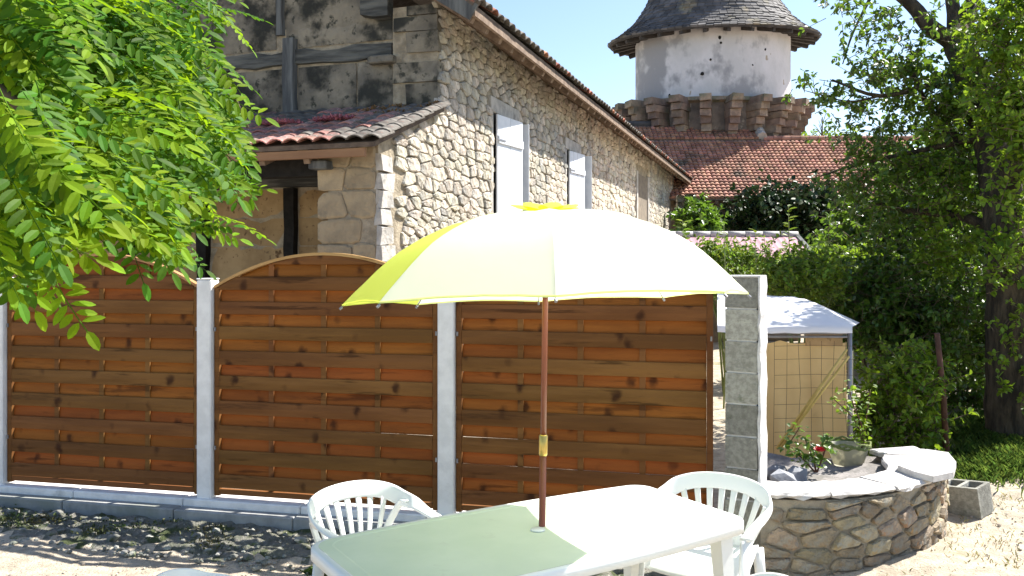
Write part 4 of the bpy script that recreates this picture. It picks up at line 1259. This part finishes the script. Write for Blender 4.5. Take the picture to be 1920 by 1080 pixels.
# ------------------------------------------------------------ foliage machinery
def unit(a): return a/np.maximum(1e-9, np.linalg.norm(a, axis=-1, keepdims=True))
def leaves(pos, dr, nrm, L, W):
    """leaf = 6 verts, 4 triangles folded on the midrib"""
    dr = unit(dr); sd_ = unit(np.cross(dr, nrm)); nn_ = np.cross(sd_, dr)
    L = L[:, None]; W = W[:, None]
    v = np.stack([pos, pos+dr*L*.32+sd_*W*.5+nn_*W*.14, pos+dr*L*.72+sd_*W*.38+nn_*W*.08-0*nn_, pos+dr*L-nn_*L*.10,
                  pos+dr*L*.72-sd_*W*.38+nn_*W*.08, pos+dr*L*.32-sd_*W*.5+nn_*W*.14], 1).reshape(-1, 3)
    n = len(pos); b = np.arange(n)[:, None]*6
    f = np.concatenate([b+np.array([[0, 3, 2, 1]]), b+np.array([[0, 5, 4, 3]])], 1).reshape(-1, 4)
    return v, f
def stems(a, b, r0, r1=None):
    r1 = r0*.5 if r1 is None else r1
    d = unit(b-a); o = unit(np.cross(d, np.array([.3, .2, .9]))); q_ = np.cross(d, o)
    vs = []
    for (p, r) in ((a, r0), (b, r1)):
        for k in range(3):
            t = 2*PI*k/3; vs.append(p+(o*math.cos(t)+q_*math.sin(t))*r)
    v = np.stack(vs, 1).reshape(-1, 3); n = len(a); base = np.arange(n)[:, None]*6
    f = np.concatenate([base+np.array([[k, (k+1) % 3, 3+(k+1) % 3, 3+k]]) for k in range(3)], 1).reshape(-1, 4)
    return v, f
def twigs(a, b, nl, LL, WW, lift=.3, start=.15, sag=.0):
    """leaves along twigs a->b; returns pos, dir, normal, L, W"""
    n = len(a)
    t = rng.uniform(start, 1.0, (n, nl)); t[:, 0] = 1
    d = (b-a)[:, None, :]
    pos = a[:, None, :]+d*t[..., None]
    pos[..., 2] -= sag*t**2
    dd = unit(d+0*pos)
    side = rng.normal(0, 1, pos.shape); side = unit(side-dd*(side*dd).sum(-1, keepdims=True))
    dirs = unit(dd*rng.uniform(.2, .9, t.shape)[..., None]+side+np.array([0, 0, -.15]))
    nrm = unit(rng.normal(0, .55, pos.shape)+np.array([.15, -.1, 1.0]))
    L = rng.uniform(.65, 1.2, t.shape)*LL; W = L*WW/LL*rng.uniform(.8, 1.15, t.shape)
    r = lambda x: x.reshape(-1, *x.shape[2:])
    return r(pos), r(dirs), r(nrm), r(L), r(W)
def clump_twigs(centres, rad, ntw, squash=.75):
    c = np.repeat(centres, ntw, 0); rr = np.repeat(rad, ntw)[:, None]
    d = unit(rng.normal(0, 1, c.shape)); d[:, 2] = d[:, 2]*squash+.12
    a = c+rng.normal(0, .25, c.shape)*rr; b = a+d*rr*rng.uniform(.5, 1.15, (len(c), 1))
    return a, b
def foliage(parent, centres, rad, ntw, nl, LL, WW, m, mt, base, name="foliage", single=0, squash=.75, keep=None, tr=.005):
    a, b = clump_twigs(centres, rad, ntw, squash)
    if keep is not None:
        k = keep(b); a, b = a[k], b[k]
    pos, dr, nrm, L, W = twigs(a, b, nl, LL, WW)
    if keep is not None:
        k = keep(pos); pos, dr, nrm, L, W = pos[k], dr[k], nrm[k], L[k], W[k]
    base = np.array(base)
    v, f = leaves(pos[single:]-base, dr[single:], nrm[single:], L[single:], W[single:])
    o = link(name, np_mesh(name, v, f, m), parent); tag(o, kind="stuff")
    v, f = stems(a-base, b-base, tr)
    o2 = link("twigs", np_mesh("twigs", v, f, mt), parent); tag(o2, kind="stuff")
    if single:
        lv, lf = leaves(np.zeros((1, 3)), np.array([[0, 1., 0]]), np.array([[0, 0, 1.]]), np.array([1.]), np.array([WW/LL]))
        me = np_mesh("leaf", lv, lf, m)
        for i in range(single):
            o = link("leaf", me, parent)
            y = Vector(dr[i]).normalized(); x = y.cross(Vector(nrm[i])).normalized(); z = x.cross(y)
            M_ = Matrix((x, y, z)).transposed().to_4x4()
            o.matrix_local = Matrix.Translation(Vector(pos[i]-base)) @ M_ @ Matrix.Scale(float(L[i]), 4)
    return a, b
def inpoly(x, y, poly):
    c = False; n = len(poly)
    for i in range(n):
        (x0, y0), (x1, y1) = poly[i], poly[i-1]
        if (y0 > y) != (y1 > y) and x < (x1-x0)*(y-y0)/(y1-y0)+x0: c = not c
    return c
def sample_px(poly, n, Yf):
    xs0, xs1 = min(p[0] for p in poly), max(p[0] for p in poly); ys0, ys1 = min(p[1] for p in poly), max(p[1] for p in poly)
    out = []
    while len(out) < n:
        x, y = random.uniform(xs0, xs1), random.uniform(ys0, ys1)
        if inpoly(x, y, poly): out.append(P(x, y, Yf(x, y)))
    return np.array(out)

# ------------------------------------------------------------ big tree at right
TB = (5.12, 8.55, .15)
tree = thing("broadleaf_tree", "big old tree with thick bark trunk and dark green leaves at the right edge", "tree", TB)
def tr_(px, py, Y): p = P(px, py, Y); return (p[0]-TB[0], p[1]-TB[1], p[2]-TB[2])
trunk = MB()
def knob(pts, rad, n=12):
    pts = catmull(pts, 4); m_ = len(pts); rr = [rad[0]+(rad[1]-rad[0])*i/(m_-1) for i in range(m_)]
    return pts, [r*(1+random.uniform(-.07, .07)) for r in rr]
pts, rr = knob([tr_(1905, 880, 8.5), tr_(1893, 760, 8.5), tr_(1892, 600, 8.5), tr_(1886, 430, 8.5), tr_(1860, 270, 9.0), tr_(1815, 130, 9.5), tr_(1790, 60, 9.75)], (.235, .155))
rr[0] *= 1.35; rr[1] *= 1.2; rr[2] *= 1.08
trunk.tube(pts, rr, 14).build("trunk", m_bark, tree, True)
limbs = [([(1800, 85, 9.65), (1745, 52, 9.7), (1710, 10, 9.8), (1650, -30, 9.9), (1560, -60, 10.0)], (.11, .04)),
         ([(1792, 65, 9.7), (1785, 0, 9.8), (1760, -150, 10.1)], (.10, .05)),
         ([(1800, 70, 9.7), (1830, -20, 9.9), (1870, -200, 10.3)], (.11, .06)),
         ([(1886, 440, 8.6), (1800, 405, 9.0), (1700, 395, 9.3), (1640, 380, 9.4)], (.06, .02)),
         ([(1885, 350, 8.5), (1930, 250, 8.3), (1990, 120, 8.2)], (.13, .07)),
         ([(1860, 270, 9.0), (1780, 250, 9.3), (1740, 200, 9.5), (1700, 110, 9.6)], (.05, .02)),
         ([(1835, 180, 9.3), (1750, 160, 9.4), (1650, 180, 9.2), (1560, 150, 9.4)], (.045, .012)),
         ([(1855, 255, 9.0), (1690, 290, 9.2), (1600, 310, 9.3), (1540, 330, 9.4)], (.03, .008)),
         ([(1640, -20, 9.9), (1600, 60, 9.7), (1580, 120, 9.6)], (.02, .006)), ([(1650, 180, 9.2), (1590, 190, 9.3), (1510, 170, 9.4)], (.014, .004))]
for q_, r_ in limbs:
    pts, rr = knob([tr_(*p) for p in q_], r_); MB().tube(pts, rr, 8).build("limb", m_bark, tree, True)
main_poly = [(1610, 130), (1680, 120), (1790, 110), (1850, 90), (1830, -40), (2120, -60), (2120, 620), (1930, 640), (1840, 610), (1800, 700), (1730, 740), (1640, 700), (1590, 600), (1560, 480), (1590, 380), (1640, 330), (1690, 240), (1640, 180)]
c1 = sample_px(main_poly, 235, lambda x, y: random.uniform(9.0, 10.3) if y < 480 else random.uniform(9.0, 10.0))
foliage(tree, c1, rng.uniform(.28, .48, len(c1)), 9, 12, .078, .042, m_leafd, m_twig, TB, "crown_leaves", squash=.7)
edge = [(1520, 165), (1545, 180), (1575, 190), (1600, 150), (1590, 105), (1640, 90), (1620, 40), (1580, 25), (1560, 10), (1660, 20), (1700, 60), (1650, 140), (1620, 200), (1590, 215), (1560, 205), (1640, 240), (1660, 280), (1610, 300), (1690, 180), (1720, 120), (1730, 80), (1690, 40), (1655, 330), (1600, 340), (1600, 290), (1630, 300), (1615, 330), (1640, 350), (1600, 360), (1575, 350), (1650, 270), (1750, 20), (1580, 240), (1630, 60), (1670, 110)]
c2 = np.array([P(x, y, random.uniform(9.0, 9.7)) for x, y in edge])
foliage(tree, c2, rng.uniform(.22, .36, len(c2)), 7, 9, .072, .040, m_leafd, m_twig, TB, "edge_leaves", single=240, squash=.8)
# pale lit outer sprays
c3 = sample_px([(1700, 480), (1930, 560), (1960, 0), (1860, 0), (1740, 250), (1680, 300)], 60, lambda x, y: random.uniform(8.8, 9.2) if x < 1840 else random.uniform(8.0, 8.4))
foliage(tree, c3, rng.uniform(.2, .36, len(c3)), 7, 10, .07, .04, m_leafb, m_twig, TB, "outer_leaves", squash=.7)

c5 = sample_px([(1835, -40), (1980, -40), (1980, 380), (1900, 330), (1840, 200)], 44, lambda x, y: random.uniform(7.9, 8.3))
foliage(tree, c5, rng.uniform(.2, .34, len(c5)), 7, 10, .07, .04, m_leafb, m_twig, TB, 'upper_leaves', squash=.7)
c4_ = np.array([P(1905+random.uniform(-30, 45)-max(0, 450-y)*.12, y, random.uniform(8.1, 8.3)) for y in np.linspace(180, 760, 34)])
foliage(tree, c4_, rng.uniform(.1, .2, len(c4_)), 6, 6, .06, .04, m_leafb, m_twig, TB, "trunk_shoots", squash=.8)

# ------------------------------------------------------------ bushes, hedges, plants
def bush(name, label, cat, base, cl, rad, ntw, nl, LL, WW, m, mt=m_twig, group=None, stemn=6, tr=.005):
    b_ = (base[0], base[1], gz(base[0], base[1]))
    t = thing(name, label, cat, b_, 0, group)
    cl = np.array(cl); rad = np.array(rad)
    foliage(t, cl, rad, ntw, nl, LL, WW, m, mt, b_, "foliage", tr=tr)
    for k in range(stemn):
        c = cl[random.randrange(len(cl))]-np.array(b_)
        MB().tube([(random.uniform(-.06, .06), random.uniform(-.06, .06), -.03), (c[0]*.4, c[1]*.4, c[2]*.6), tuple(c)], [.016, .011, .005], 6).build("stem", mt, t, True)
    return t
def ell(c, r, n, rr=(.2, .35)):
    d = unit(rng.normal(0, 1, (n, 3)))*rng.uniform(.35, 1, (n, 1))**.5
    return np.array(c)+d*np.array(r), rng.uniform(*rr, n)
def pxell(px, py, Y, rx, rz, ry, n, rr=(.2, .35)):
    c = P(px, py, Y); return ell(c, (rx/F*Y, ry, rz/F*Y), n, rr)
cl, ra = pxell(1690, 760, 7.9, 75, 110, .5, 70, (.15, .28)); bush("garden_shrub", "leafy green shrub right of the beige sheeted shelter", "shrub", (P(1690, 800, 7.9)[0], 7.9), cl, ra, 9, 10, .06, .034, m_leafb)
cl, ra = pxell(1650, 600, 9.4, 120, 80, .6, 90, (.2, .4)); bush("dark_shrub", "tall dark shrub above and behind the white tarpaulin roof", "shrub", (P(1650, 600, 9.4)[0], 9.4), cl, ra, 9, 11, .07, .04, m_leafh)
cl, ra = pxell(1800, 700, 10.4, 90, 130, .7, 80, (.25, .45)); bush("shaded_shrub", "shaded shrub between the leaning stake and the big trunk", "shrub", (P(1800, 700, 10.4)[0], 10.4), cl, ra, 9, 10, .08, .042, m_leafh)
cl, ra = pxell(1500, 520, 8.9, 75, 48, .35, 46, (.12, .26)); bush("vine_bush", "bright green bush rising just behind the block pillar", "bush", (P(1500, 520, 8.9)[0], 8.9), cl, ra, 8, 9, .055, .032, m_leafy, m_gtwig)
cl, ra = pxell(1365, 505, 11.5, 95, 48, .5, 80, (.15, .32)); bush("vine_bush", "bright yellow green bush behind the parasol's right slope", "bush", (P(1365, 500, 11.5)[0], 11.5), cl, ra, 8, 9, .065, .034, m_leafy, m_gtwig)
cl, ra = pxell(1545, 510, 12.5, 100, 38, .6, 60, (.2, .38)); bush("vine_bush", "green bush in front of the pink roofed shed's right end", "bush", (P(1540, 470, 12.5)[0], 12.5), cl, ra, 8, 10, .07, .04, m_leafb, m_gtwig)
# tall shoots
def shoot(px0, py0, px1, py1, Y, lab, n=14, LL=.09):
    p0, p1 = P(px0, py0, Y), P(px1, py1, Y); g_ = gz(p0[0], Y)
    t = thing("tall_shoot", lab, "plant", (p0[0], Y, g_), 0, "tall leafy shoots rising above the bushes")
    L = Vector((p1[0]-p0[0], 0, p1[2]-g_))
    MB().tube([(0, 0, 0), tuple(L*.5+Vector((.03, 0, 0))), tuple(L)], [.012, .009, .003], 6).build("stem", m_gtwig, t, True)
    k = np.linspace((p0[2]-g_)/(p1[2]-g_), 1, n); pos = np.array([tuple(L*float(q_)) for q_ in k])
    a_ = rng.uniform(0, 2*PI, n); dr = np.stack([np.cos(a_), np.sin(a_), np.full(n, .35)], 1)
    v, f = leaves(pos, dr, unit(rng.normal(0, .2, (n, 3))+np.array([0, -.2, 1])), np.full(n, LL)*rng.uniform(.7, 1.1, n), np.full(n, LL*.42))
    link("leaves", np_mesh("leaves", v, f, m_leafy), t)["kind"] = "stuff"
shoot(1478, 470, 1478, 388, 10.0, "tallest leafy shoot standing against the dark ivy wall", 16, .12)
shoot(1357, 470, 1357, 418, 10.6, "short leafy shoot left of the tallest one, above the pale ridge", 12, .09)
shoot(1284, 475, 1280, 415, 10.6, "leafy shoot beside the parasol edge below the last shutter", 22, .13)
shoot(1412, 480, 1416, 432, 10.2, "leafy shoot between the pink sheet roof and the pale ridge", 12, .1)
# ivy on outbuilding wall & ruined wall
cl = []
for _ in range(150):
    px, py = random.uniform(1385, 1600), random.uniform(372, 470)
    cl.append(P(px, py, random.uniform(27.6, 29.6)))
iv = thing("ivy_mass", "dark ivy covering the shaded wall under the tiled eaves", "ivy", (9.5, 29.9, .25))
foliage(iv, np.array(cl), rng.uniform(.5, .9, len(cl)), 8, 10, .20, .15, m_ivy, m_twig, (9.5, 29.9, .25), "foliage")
cl = [P(random.uniform(1285, 1335), random.uniform(395, 440), random.uniform(26.5, 28.3)) for _ in range(40)]
iv = thing("ivy_mass", "small green ivy patch on the broken wall beyond the barn", "ivy", (6.2, 28.2, .25))
foliage(iv, np.array(cl), rng.uniform(.35, .6, len(cl)), 8, 10, .18, .13, m_leafh, m_twig, (6.2, 28.2, .25), "foliage")
# background trees closing the view at right
bgt = [(1700, 450, 14, 120, 140, 1.0, 90), (1850, 400, 15, 140, 200, 1.2, 110), (1980, 500, 14, 130, 250, 1.4, 90), (1760, 640, 12.5, 130, 110, .8, 90), (1600, 520, 15.5, 80, 70, .8, 50), (1900, 700, 12.5, 90, 150, .8, 80)]
labs = ["dark tree behind the big tree, in line with its left limbs", "tall dark tree directly behind the big trunk", "dark tree beyond the right edge of the picture", "low dark thicket behind the shrub and leaning stake", "dark bush beyond the tiled roof's right end", "dark thicket right behind the base of the big trunk"]
for (px, py, Y, rx, rz, ry, n), lab in zip(bgt, labs):
    cl, ra = pxell(px, py, Y, rx, rz, ry, n, (.35, .7))
    x = P(px, py, Y)[0]; g_ = gz(x, Y)
    t = thing("background_tree", lab, "tree", (x, Y, g_), 0, "dark trees and thickets closing the garden")
    foliage(t, cl, ra, 10, 12, .12, .07, m_leafh, m_twig, (x, Y, g_), "crown", tr=.007)
    hz = cl[:, 2].max()-g_
    MB().tube([(0, 0, 0), (.1, .05, hz*.4), (-.05, 0, hz*.85)], [.16, .11, .04], 8).build("trunk", m_bark, t, True)
# distant wood far behind
mb_c = []
for k in range(60):
    x = -60+k*2.6; mb_c.append((x, random.uniform(75, 90), random.uniform(1, 4.5)))
dw = np.array(mb_c); dw = dw[dw[:, 0] > 12]
t = link("distant_wood", None) if False else None
a_, b_ = clump_twigs(dw, np.full(len(dw), 3.0), 14)
pos, dr, nrm, L_, W_ = twigs(a_, b_, 12, .8, .5)
v, f = leaves(pos, dr, nrm, L_, W_)
tag(link("distant_wood", np_mesh("distant_wood", v, f, m_leafh)), "far dark wood on the horizon beyond the garden", "wood", kind="stuff")
# small tree tops beyond tiled roof
cl = [P(px, py, 38) for px, py in ((1500, 258), (1515, 262), (1530, 265), (1490, 268), (1508, 270), (1545, 268), (1575, 262), (1600, 262))]
t = thing("far_bush", "small green treetop showing above the tiled ridge beside the tower", "tree", (13, 38, .25))
foliage(t, np.array(cl), rng.uniform(.5, .8, len(cl)), 9, 10, .2, .12, m_leafb, m_twig, (13, 38, .25), "crown")
MB().tube([(0, 0, 0), (.1, 0, 3), (.2, 0, 6.5)], [.15, .1, .05], 8).build("trunk", m_bark, t)
t = thing("bare_sapling", "bare twiggy sapling standing up above the tiled roof", "tree", (P(1545, 270, 36)[0], 36.2, .25))
zt = P(1545, 218, 36)[2]-.25
MB().tube([(0, 0, 0), (0, 0, zt*.6), (0, 0, zt)], [.09, .06, .02], 6).build("trunk", m_twig, t)
for k in range(12):
    z = zt-random.uniform(.1, 1.3); a_ = random.uniform(0, 2*PI); q_ = random.uniform(.4, .8)
    MB().tube([(0, 0, z), (math.cos(a_)*q_*.8, math.sin(a_)*q_*.5, z+q_*.7)], [.022, .008], 5).build("branch", m_twig, t)

# rose bush in planter
def rose(label, cat, base, stems_, bloom, LL=.05, m=m_leafb):
    t = thing("rose_bush", label, cat, base)
    P0 = Vector(base); allp = []; alld = []
    for pts in stems_:
        q_ = catmull([tuple(Vector(p)-P0) for p in pts], 4)
        MB().tube(q_, [.007-.004*i/len(q_) for i in range(len(q_))], 6).build("stem", m_stake, t, True)
        for p in q_[2:]:
            for _ in range(6):
                allp.append(tuple(p+Vector((random.uniform(-.05, .05), random.uniform(-.05, .05), random.uniform(-.04, .05))))); alld.append((random.uniform(-1, 1), random.uniform(-1, 1), random.uniform(-.4, .5)))
    n = len(allp); v, f = leaves(np.array(allp), np.array(alld), unit(rng.normal(0, .4, (n, 3))+np.array([0, -.3, 1])), rng.uniform(.6, 1.1, n)*LL, rng.uniform(.6, 1.1, n)*LL*.6)
    link("leaves", np_mesh("leaves", v, f, m), t)["kind"] = "stuff"
    if bloom:
        c = Vector(bloom)-P0
        for ring, (r, nn_, up) in enumerate(((.012, 4, .03), (.024, 6, .026), (.036, 7, .016))):
            for k in range(nn_):
                a_ = 2*PI*k/nn_+ring; d = Vector((math.cos(a_), math.sin(a_), 0)); s_ = Vector((-math.sin(a_), math.cos(a_), 0))
                b_ = c+d*r*.4; wv = .016+.004*ring
                MB().add([b_-s_*wv*.5, b_+s_*wv*.5, b_+d*r*.6+s_*wv+Vector((0, 0, up*.7)), b_+d*r*.9+Vector((0, 0, up*1.2)), b_+d*r*.6-s_*wv+Vector((0, 0, up*.7))], [(0, 1, 2, 3, 4)]).build("petal", m_red, t)
rose("red rose bush with dark leaves growing in the stone planter", "rose bush", (*P(1530, 880, 5.95)[:2], .45),
     [[P(1530, 885, 5.95), P(1525, 860, 5.95), P(1510, 825, 5.95)], [P(1532, 885, 5.95), P(1545, 850, 5.9), P(1552, 822, 5.9)], [P(1528, 885, 5.95), P(1500, 855, 5.95), P(1478, 840, 6.0), P(1500, 800, 6.0)]],
     P(1537, 846, 5.85), .06, m_leafh)
rose("leggy rose with bare stems in front of the beige sheet's right side", "rose bush", (*P(1620, 885, 6.3)[:2], .45),
     [[P(1612, 885, 6.3), P(1615, 820, 6.3), P(1596, 780, 6.3), P(1560, 745, 6.3)], [P(1613, 885, 6.3), P(1618, 810, 6.3), P(1600, 760, 6.25), P(1592, 725, 6.25)], [P(1614, 885, 6.3), P(1622, 800, 6.3), P(1632, 730, 6.3)]],
     None, .05, m_leafb)

# ------------------------------------------------------------ grass, weeds, pebbles, rubble
def blades(n, fx, h, m, name, lab, cat, wd=.006, lean=.5):
    pts = np.array([fx() for _ in range(n)])
    z = np.array([gz(x, y) for x, y in pts])
    base = np.stack([pts[:, 0], pts[:, 1], z-.005], 1)
    a_ = rng.uniform(0, 2*PI, n); hh = rng.uniform(.4, 1.1, n)*h
    d = np.stack([np.cos(a_)*lean*rng.uniform(0, 1, n), np.sin(a_)*lean*rng.uniform(0, 1, n), np.ones(n)], 1)
    s = np.stack([-np.sin(a_), np.cos(a_), np.zeros(n)], 1)*wd
    v = np.stack([base-s, base+s, base+d*hh[:, None]*.6+s*.7, base+d*hh[:, None]*1+np.stack([np.cos(a_)*hh*.3, np.sin(a_)*hh*.3, -.1*hh], 1), base+d*hh[:, None]*.6-s*.7], 1).reshape(-1, 3)
    f = np.arange(n*5).reshape(-1, 5)
    return tag(link(name, np_mesh(name, v, f, m)), lab, cat, kind="stuff")
def tufts(cs, r):
    def fx():
        c = random.choice(cs); return (random.gauss(c[0], r*c[2]), random.gauss(c[1], r*c[2]))
    return fx
G = lambda px, py, z=.12: ((px-960)/F*((H-z)*F/(py-HOR)), (H-z)*F/(py-HOR))
cs = [(*G(random.uniform(1800, 1960), random.uniform(800, 900)), random.uniform(.6, 1.6)) for _ in range(60)]
blades(9000, tufts(cs, .12), .11, m_grass, "green_grass", "green grass growing round the big tree's foot", "grass", .005)
cs = [(*G(random.uniform(1760, 1960), random.uniform(955, 1100)), random.uniform(.8, 3.5)) for _ in range(30)] + [(*G(1880, 940), 1.0), (*G(1870, 945), 1.), (*G(1895, 935), .8)]
blades(420, tufts(cs, .07), .035, m_dry, "dry_grass_tufts", "yellowish dry tufts on the sandy ground right of the planter", "grass", .003, .9)
cs = [(*G(600, 1072, 0), .8), (*G(612, 1078, 0), .7), (*G(590, 1075, 0), .6)]
blades(500, tufts(cs, .035), .05, m_grass, "weed_tuft", "small bright green tuft under the table's left corner", "grass", .006, 1.2)
wpts = []
def fenceline(u, d):
    x = FP[0][0]+(FP[3][0]-FP[0][0])*u; y = FP[0][1]+(FP[3][1]-FP[0][1])*u
    return (x-.225*d, y-.974*d)
cs = [(*fenceline(random.uniform(-.1, .42), random.uniform(.30, .75)), random.uniform(.5, 1.3)) for _ in range(50)]
pw = np.array([[random.gauss(c[0], .07), random.gauss(c[1], .05), random.uniform(.0, .05)] for c in cs for _ in range(60)])
n = len(pw); v, f = leaves(pw, unit(rng.normal(0, 1, (n, 3))+np.array([0, 0, .3])), unit(rng.normal(0, .4, (n, 3))+np.array([0, 0, 1.])), rng.uniform(.012, .034, n), rng.uniform(.007, .015, n))
tag(link("creeping_weeds", np_mesh("creeping_weeds", v, f, m_weed)), "low dark weeds creeping over the rubble at the fence foot", "weeds", kind="stuff")
mb = MB()
for _ in range(900):
    u, d = random.uniform(-.12, .78), random.uniform(.24, .98)
    x, y = fenceline(u, d); r = random.choice((.010, .014, .02, .026)) * random.uniform(.6, 1.2)
    mb.rock((x, y, r*.3+.01), r, .6)
tag(mb.build("rubble_strip", m_rubble), "strip of grey broken rubble along the fence footing", "rubble", kind="stuff")
for k in range(26):
    u, d = random.uniform(-.02, .60), random.uniform(.28, .85); x, y = fenceline(u, d); r = random.uniform(.028, .055)
    o = MB().rock((0, 0, 0), r, .55, jit=.22).build("rubble_stone", m_rubble); o.location = (x, y, r*.3+.012)
    tag(o, "grey broken stone lying in the shade at the foot of the wooden fence", "stone", "broken stones along the fence foot")
mb = MB()
for _ in range(5200):
    x, y = random.uniform(-4.5, 5.5), random.uniform(2.6, 6.6)
    r = random.choice((.004, .006, .008, .011))*random.uniform(.7, 1.2)
    mb.rock((x, y, gz(x, y)+r*.3), r, .6)
tag(mb.build("pebbles", m_pebble), "small pale pebbles scattered over the sandy ground", "gravel", kind="stuff")

# ------------------------------------------------------------ locust branches at upper left
LB = (-3.3, 2.3, 0)
lt = thing("locust_tree", "sunlit locust tree with hanging feathery leaves at upper left", "tree", LB)
MB().tube([(0, 0, 0), (.05, .05, 1.5), (.1, .1, 3.0), (.3, .2, 4.2)], [.13, .11, .09, .06], 12).build("trunk", m_bark, lt, True)
def pinnate(seed, m):
    r_ = random.Random(seed); mbs = []; V = []; Fs = []
    npair = 9; Lr = .22
    def rach(t): return Vector((0.02*math.sin(t*2)*r_.choice((1,)), t*Lr, -.045*t*t))
    def leaflet(p, d, nrm, L, W):
        d = d.normalized(); s = d.cross(nrm).normalized(); n_ = s.cross(d); b = len(V)
        prof_ = [(0, 0.03), (.22, .8), (.55, 1.0), (.82, .72), (1, .10)]
        for (t, w_) in prof_:
            c = p+d*L*t-n_*L*.10*t*t
            V.extend([tuple(c+s*W*.5*w_+n_*W*.10*w_), tuple(c), tuple(c-s*W*.5*w_+n_*W*.10*w_)])
        for i in range(len(prof_)-1):
            q_ = b+3*i; Fs.append((q_, q_+3, q_+4, q_+1)); Fs.append((q_+1, q_+4, q_+5, q_+2))
    for i in range(npair):
        t = .16+.82*i/npair; p = rach(t)
        for s in (-1, 1):
            d = Vector((s, .42+r_.uniform(-.12, .12), r_.uniform(-.35, .05)))
            leaflet(p+Vector((s*.003, 0, 0)), d, Vector((s*.25+r_.uniform(-.25, .25), r_.uniform(-.2, .2), 1)), 0.046*(1-.35*abs(t-.5))*r_.uniform(.85, 1.1), .0165*r_.uniform(.9, 1.1))
    leaflet(rach(.98), Vector((0, 1, -.3)), Vector((0, 0, 1)), .045, .021)
    b = len(V); n = 6
    for i in range(n+1):
        c = rach(i/n); w_ = .0012
        V.extend([tuple(c+Vector((w_, 0, 0))), tuple(c+Vector((0, 0, w_))), tuple(c+Vector((-w_, 0, 0)))])
    for i in range(n):
        for j in range(3): Fs.append((b+3*i+j, b+3*i+(j+1) % 3, b+3*i+3+(j+1) % 3, b+3*i+3+j))
    mb = MB(); mb.add(V, Fs)
    return mb.mesh("leaf", m), np.array(V), Fs
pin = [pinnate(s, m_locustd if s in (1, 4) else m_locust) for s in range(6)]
lpoly = [(-60, -60), (475, -60), (468, 20), (450, 45), (395, 30), (385, 70), (412, 110), (420, 170), (455, 200), (500, 235), (490, 300), (465, 330), (430, 345), (400, 330), (380, 370), (395, 430), (385, 460), (350, 480), (330, 455), (280, 430), (240, 415), (190, 450), (150, 475), (110, 550), (95, 600), (60, 570), (30, 490), (-60, 540)]
def lY(x, y): return 1.45+max(0, x)/480*1.35+random.uniform(-.1, .5)+(.25 if y < 150 else 0)
cand = []
while len(cand) < 740:
    x, y = random.uniform(-60, 500), random.uniform(-60, 600)
    if not inpoly(x, y, lpoly): continue
    Y = lY(x, y)
    # direction: out to the right and down
    a_ = random.gauss(-40, 22); dx, dz = math.cos(R(a_)), math.sin(R(a_)); dy = random.uniform(-.45, .35)
    sc_l = random.uniform(.8, 1.15)
    # keep tip inside
    tipx, tipy = x+dx*.22*sc_l*F/Y, y-dz*.22*sc_l*F/Y
    if tipx > 512 or tipy > 640: continue
    if not inpoly(tipx, tipy, lpoly): 
        if random.random() < (.985 if tipy > 440 else .82): continue
    cand.append((Y, x, y, Vector((dx, dy, dz)).normalized(), sc_l))
cand.sort(key=lambda t: t[0])
restV, restF = [], []; nb = 0; cm = []; nf = []
for i, (Y, x, y, d, s_) in enumerate(cand):
    p = Vector(P(x, y, Y))-Vector(LB)
    up = Vector((random.uniform(-.35, .35), random.uniform(-.9, .1), 1)).normalized()
    xx = d.cross(up).normalized(); zz = xx.cross(d)
    M_ = Matrix.Translation(p) @ Matrix((xx, d, zz)).transposed().to_4x4() @ Matrix.Scale(s_, 4)
    me, V_, F_ = pin[random.choice((0, 2, 3, 5, 1, 4) if Y < 2.3 or x < 300 else (0, 2, 1, 4, 5))]
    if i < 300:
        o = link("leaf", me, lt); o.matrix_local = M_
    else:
        cm.append(1 if me.materials[0].name.startswith('deep') or random.random() < .3 else 0); nf.append(len(F_))  # more dark leaves further in: shade inside the foliage painted by colour
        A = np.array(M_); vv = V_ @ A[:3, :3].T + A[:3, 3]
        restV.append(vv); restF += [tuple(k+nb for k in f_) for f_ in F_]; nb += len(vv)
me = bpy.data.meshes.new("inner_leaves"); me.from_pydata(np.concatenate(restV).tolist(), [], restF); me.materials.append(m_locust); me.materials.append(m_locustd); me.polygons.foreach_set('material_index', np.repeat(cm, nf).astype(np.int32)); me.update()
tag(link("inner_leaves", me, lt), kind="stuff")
def lb(px, py, Y): return tuple(Vector(P(px, py, Y))-Vector(LB))
for pts, r_ in (([(-1, 0, 0)], 0),) and ():
    pass
brs = [[(-300, -100, 2.2), (-60, 0, 2.0), (100, 60, 1.95), (200, 160, 2.1), (300, 260, 2.3), (360, 380, 2.4)],
       [(-300, -160, 2.4), (50, -80, 2.4), (220, -20, 2.6), (330, 60, 2.8), (420, 150, 2.9), (465, 240, 2.95)],
       [(-300, 60, 1.9), (-80, 120, 1.7), (60, 220, 1.65), (160, 330, 1.75), (260, 400, 1.95)],
       [(-300, 200, 1.8), (-60, 300, 1.6), (30, 400, 1.55), (70, 500, 1.55)],
       [(220, -20, 2.6), (330, -30, 2.7), (430, -20, 2.8)], [(200, 160, 2.1), (230, 300, 2.15), (290, 400, 2.2)]]
for b_ in brs:
    q_ = catmull([lb(*p) for p in b_], 4); MB().tube(q_, [.018-.014*i/len(q_) for i in range(len(q_))], 7).build("branch", m_twig, lt, True)
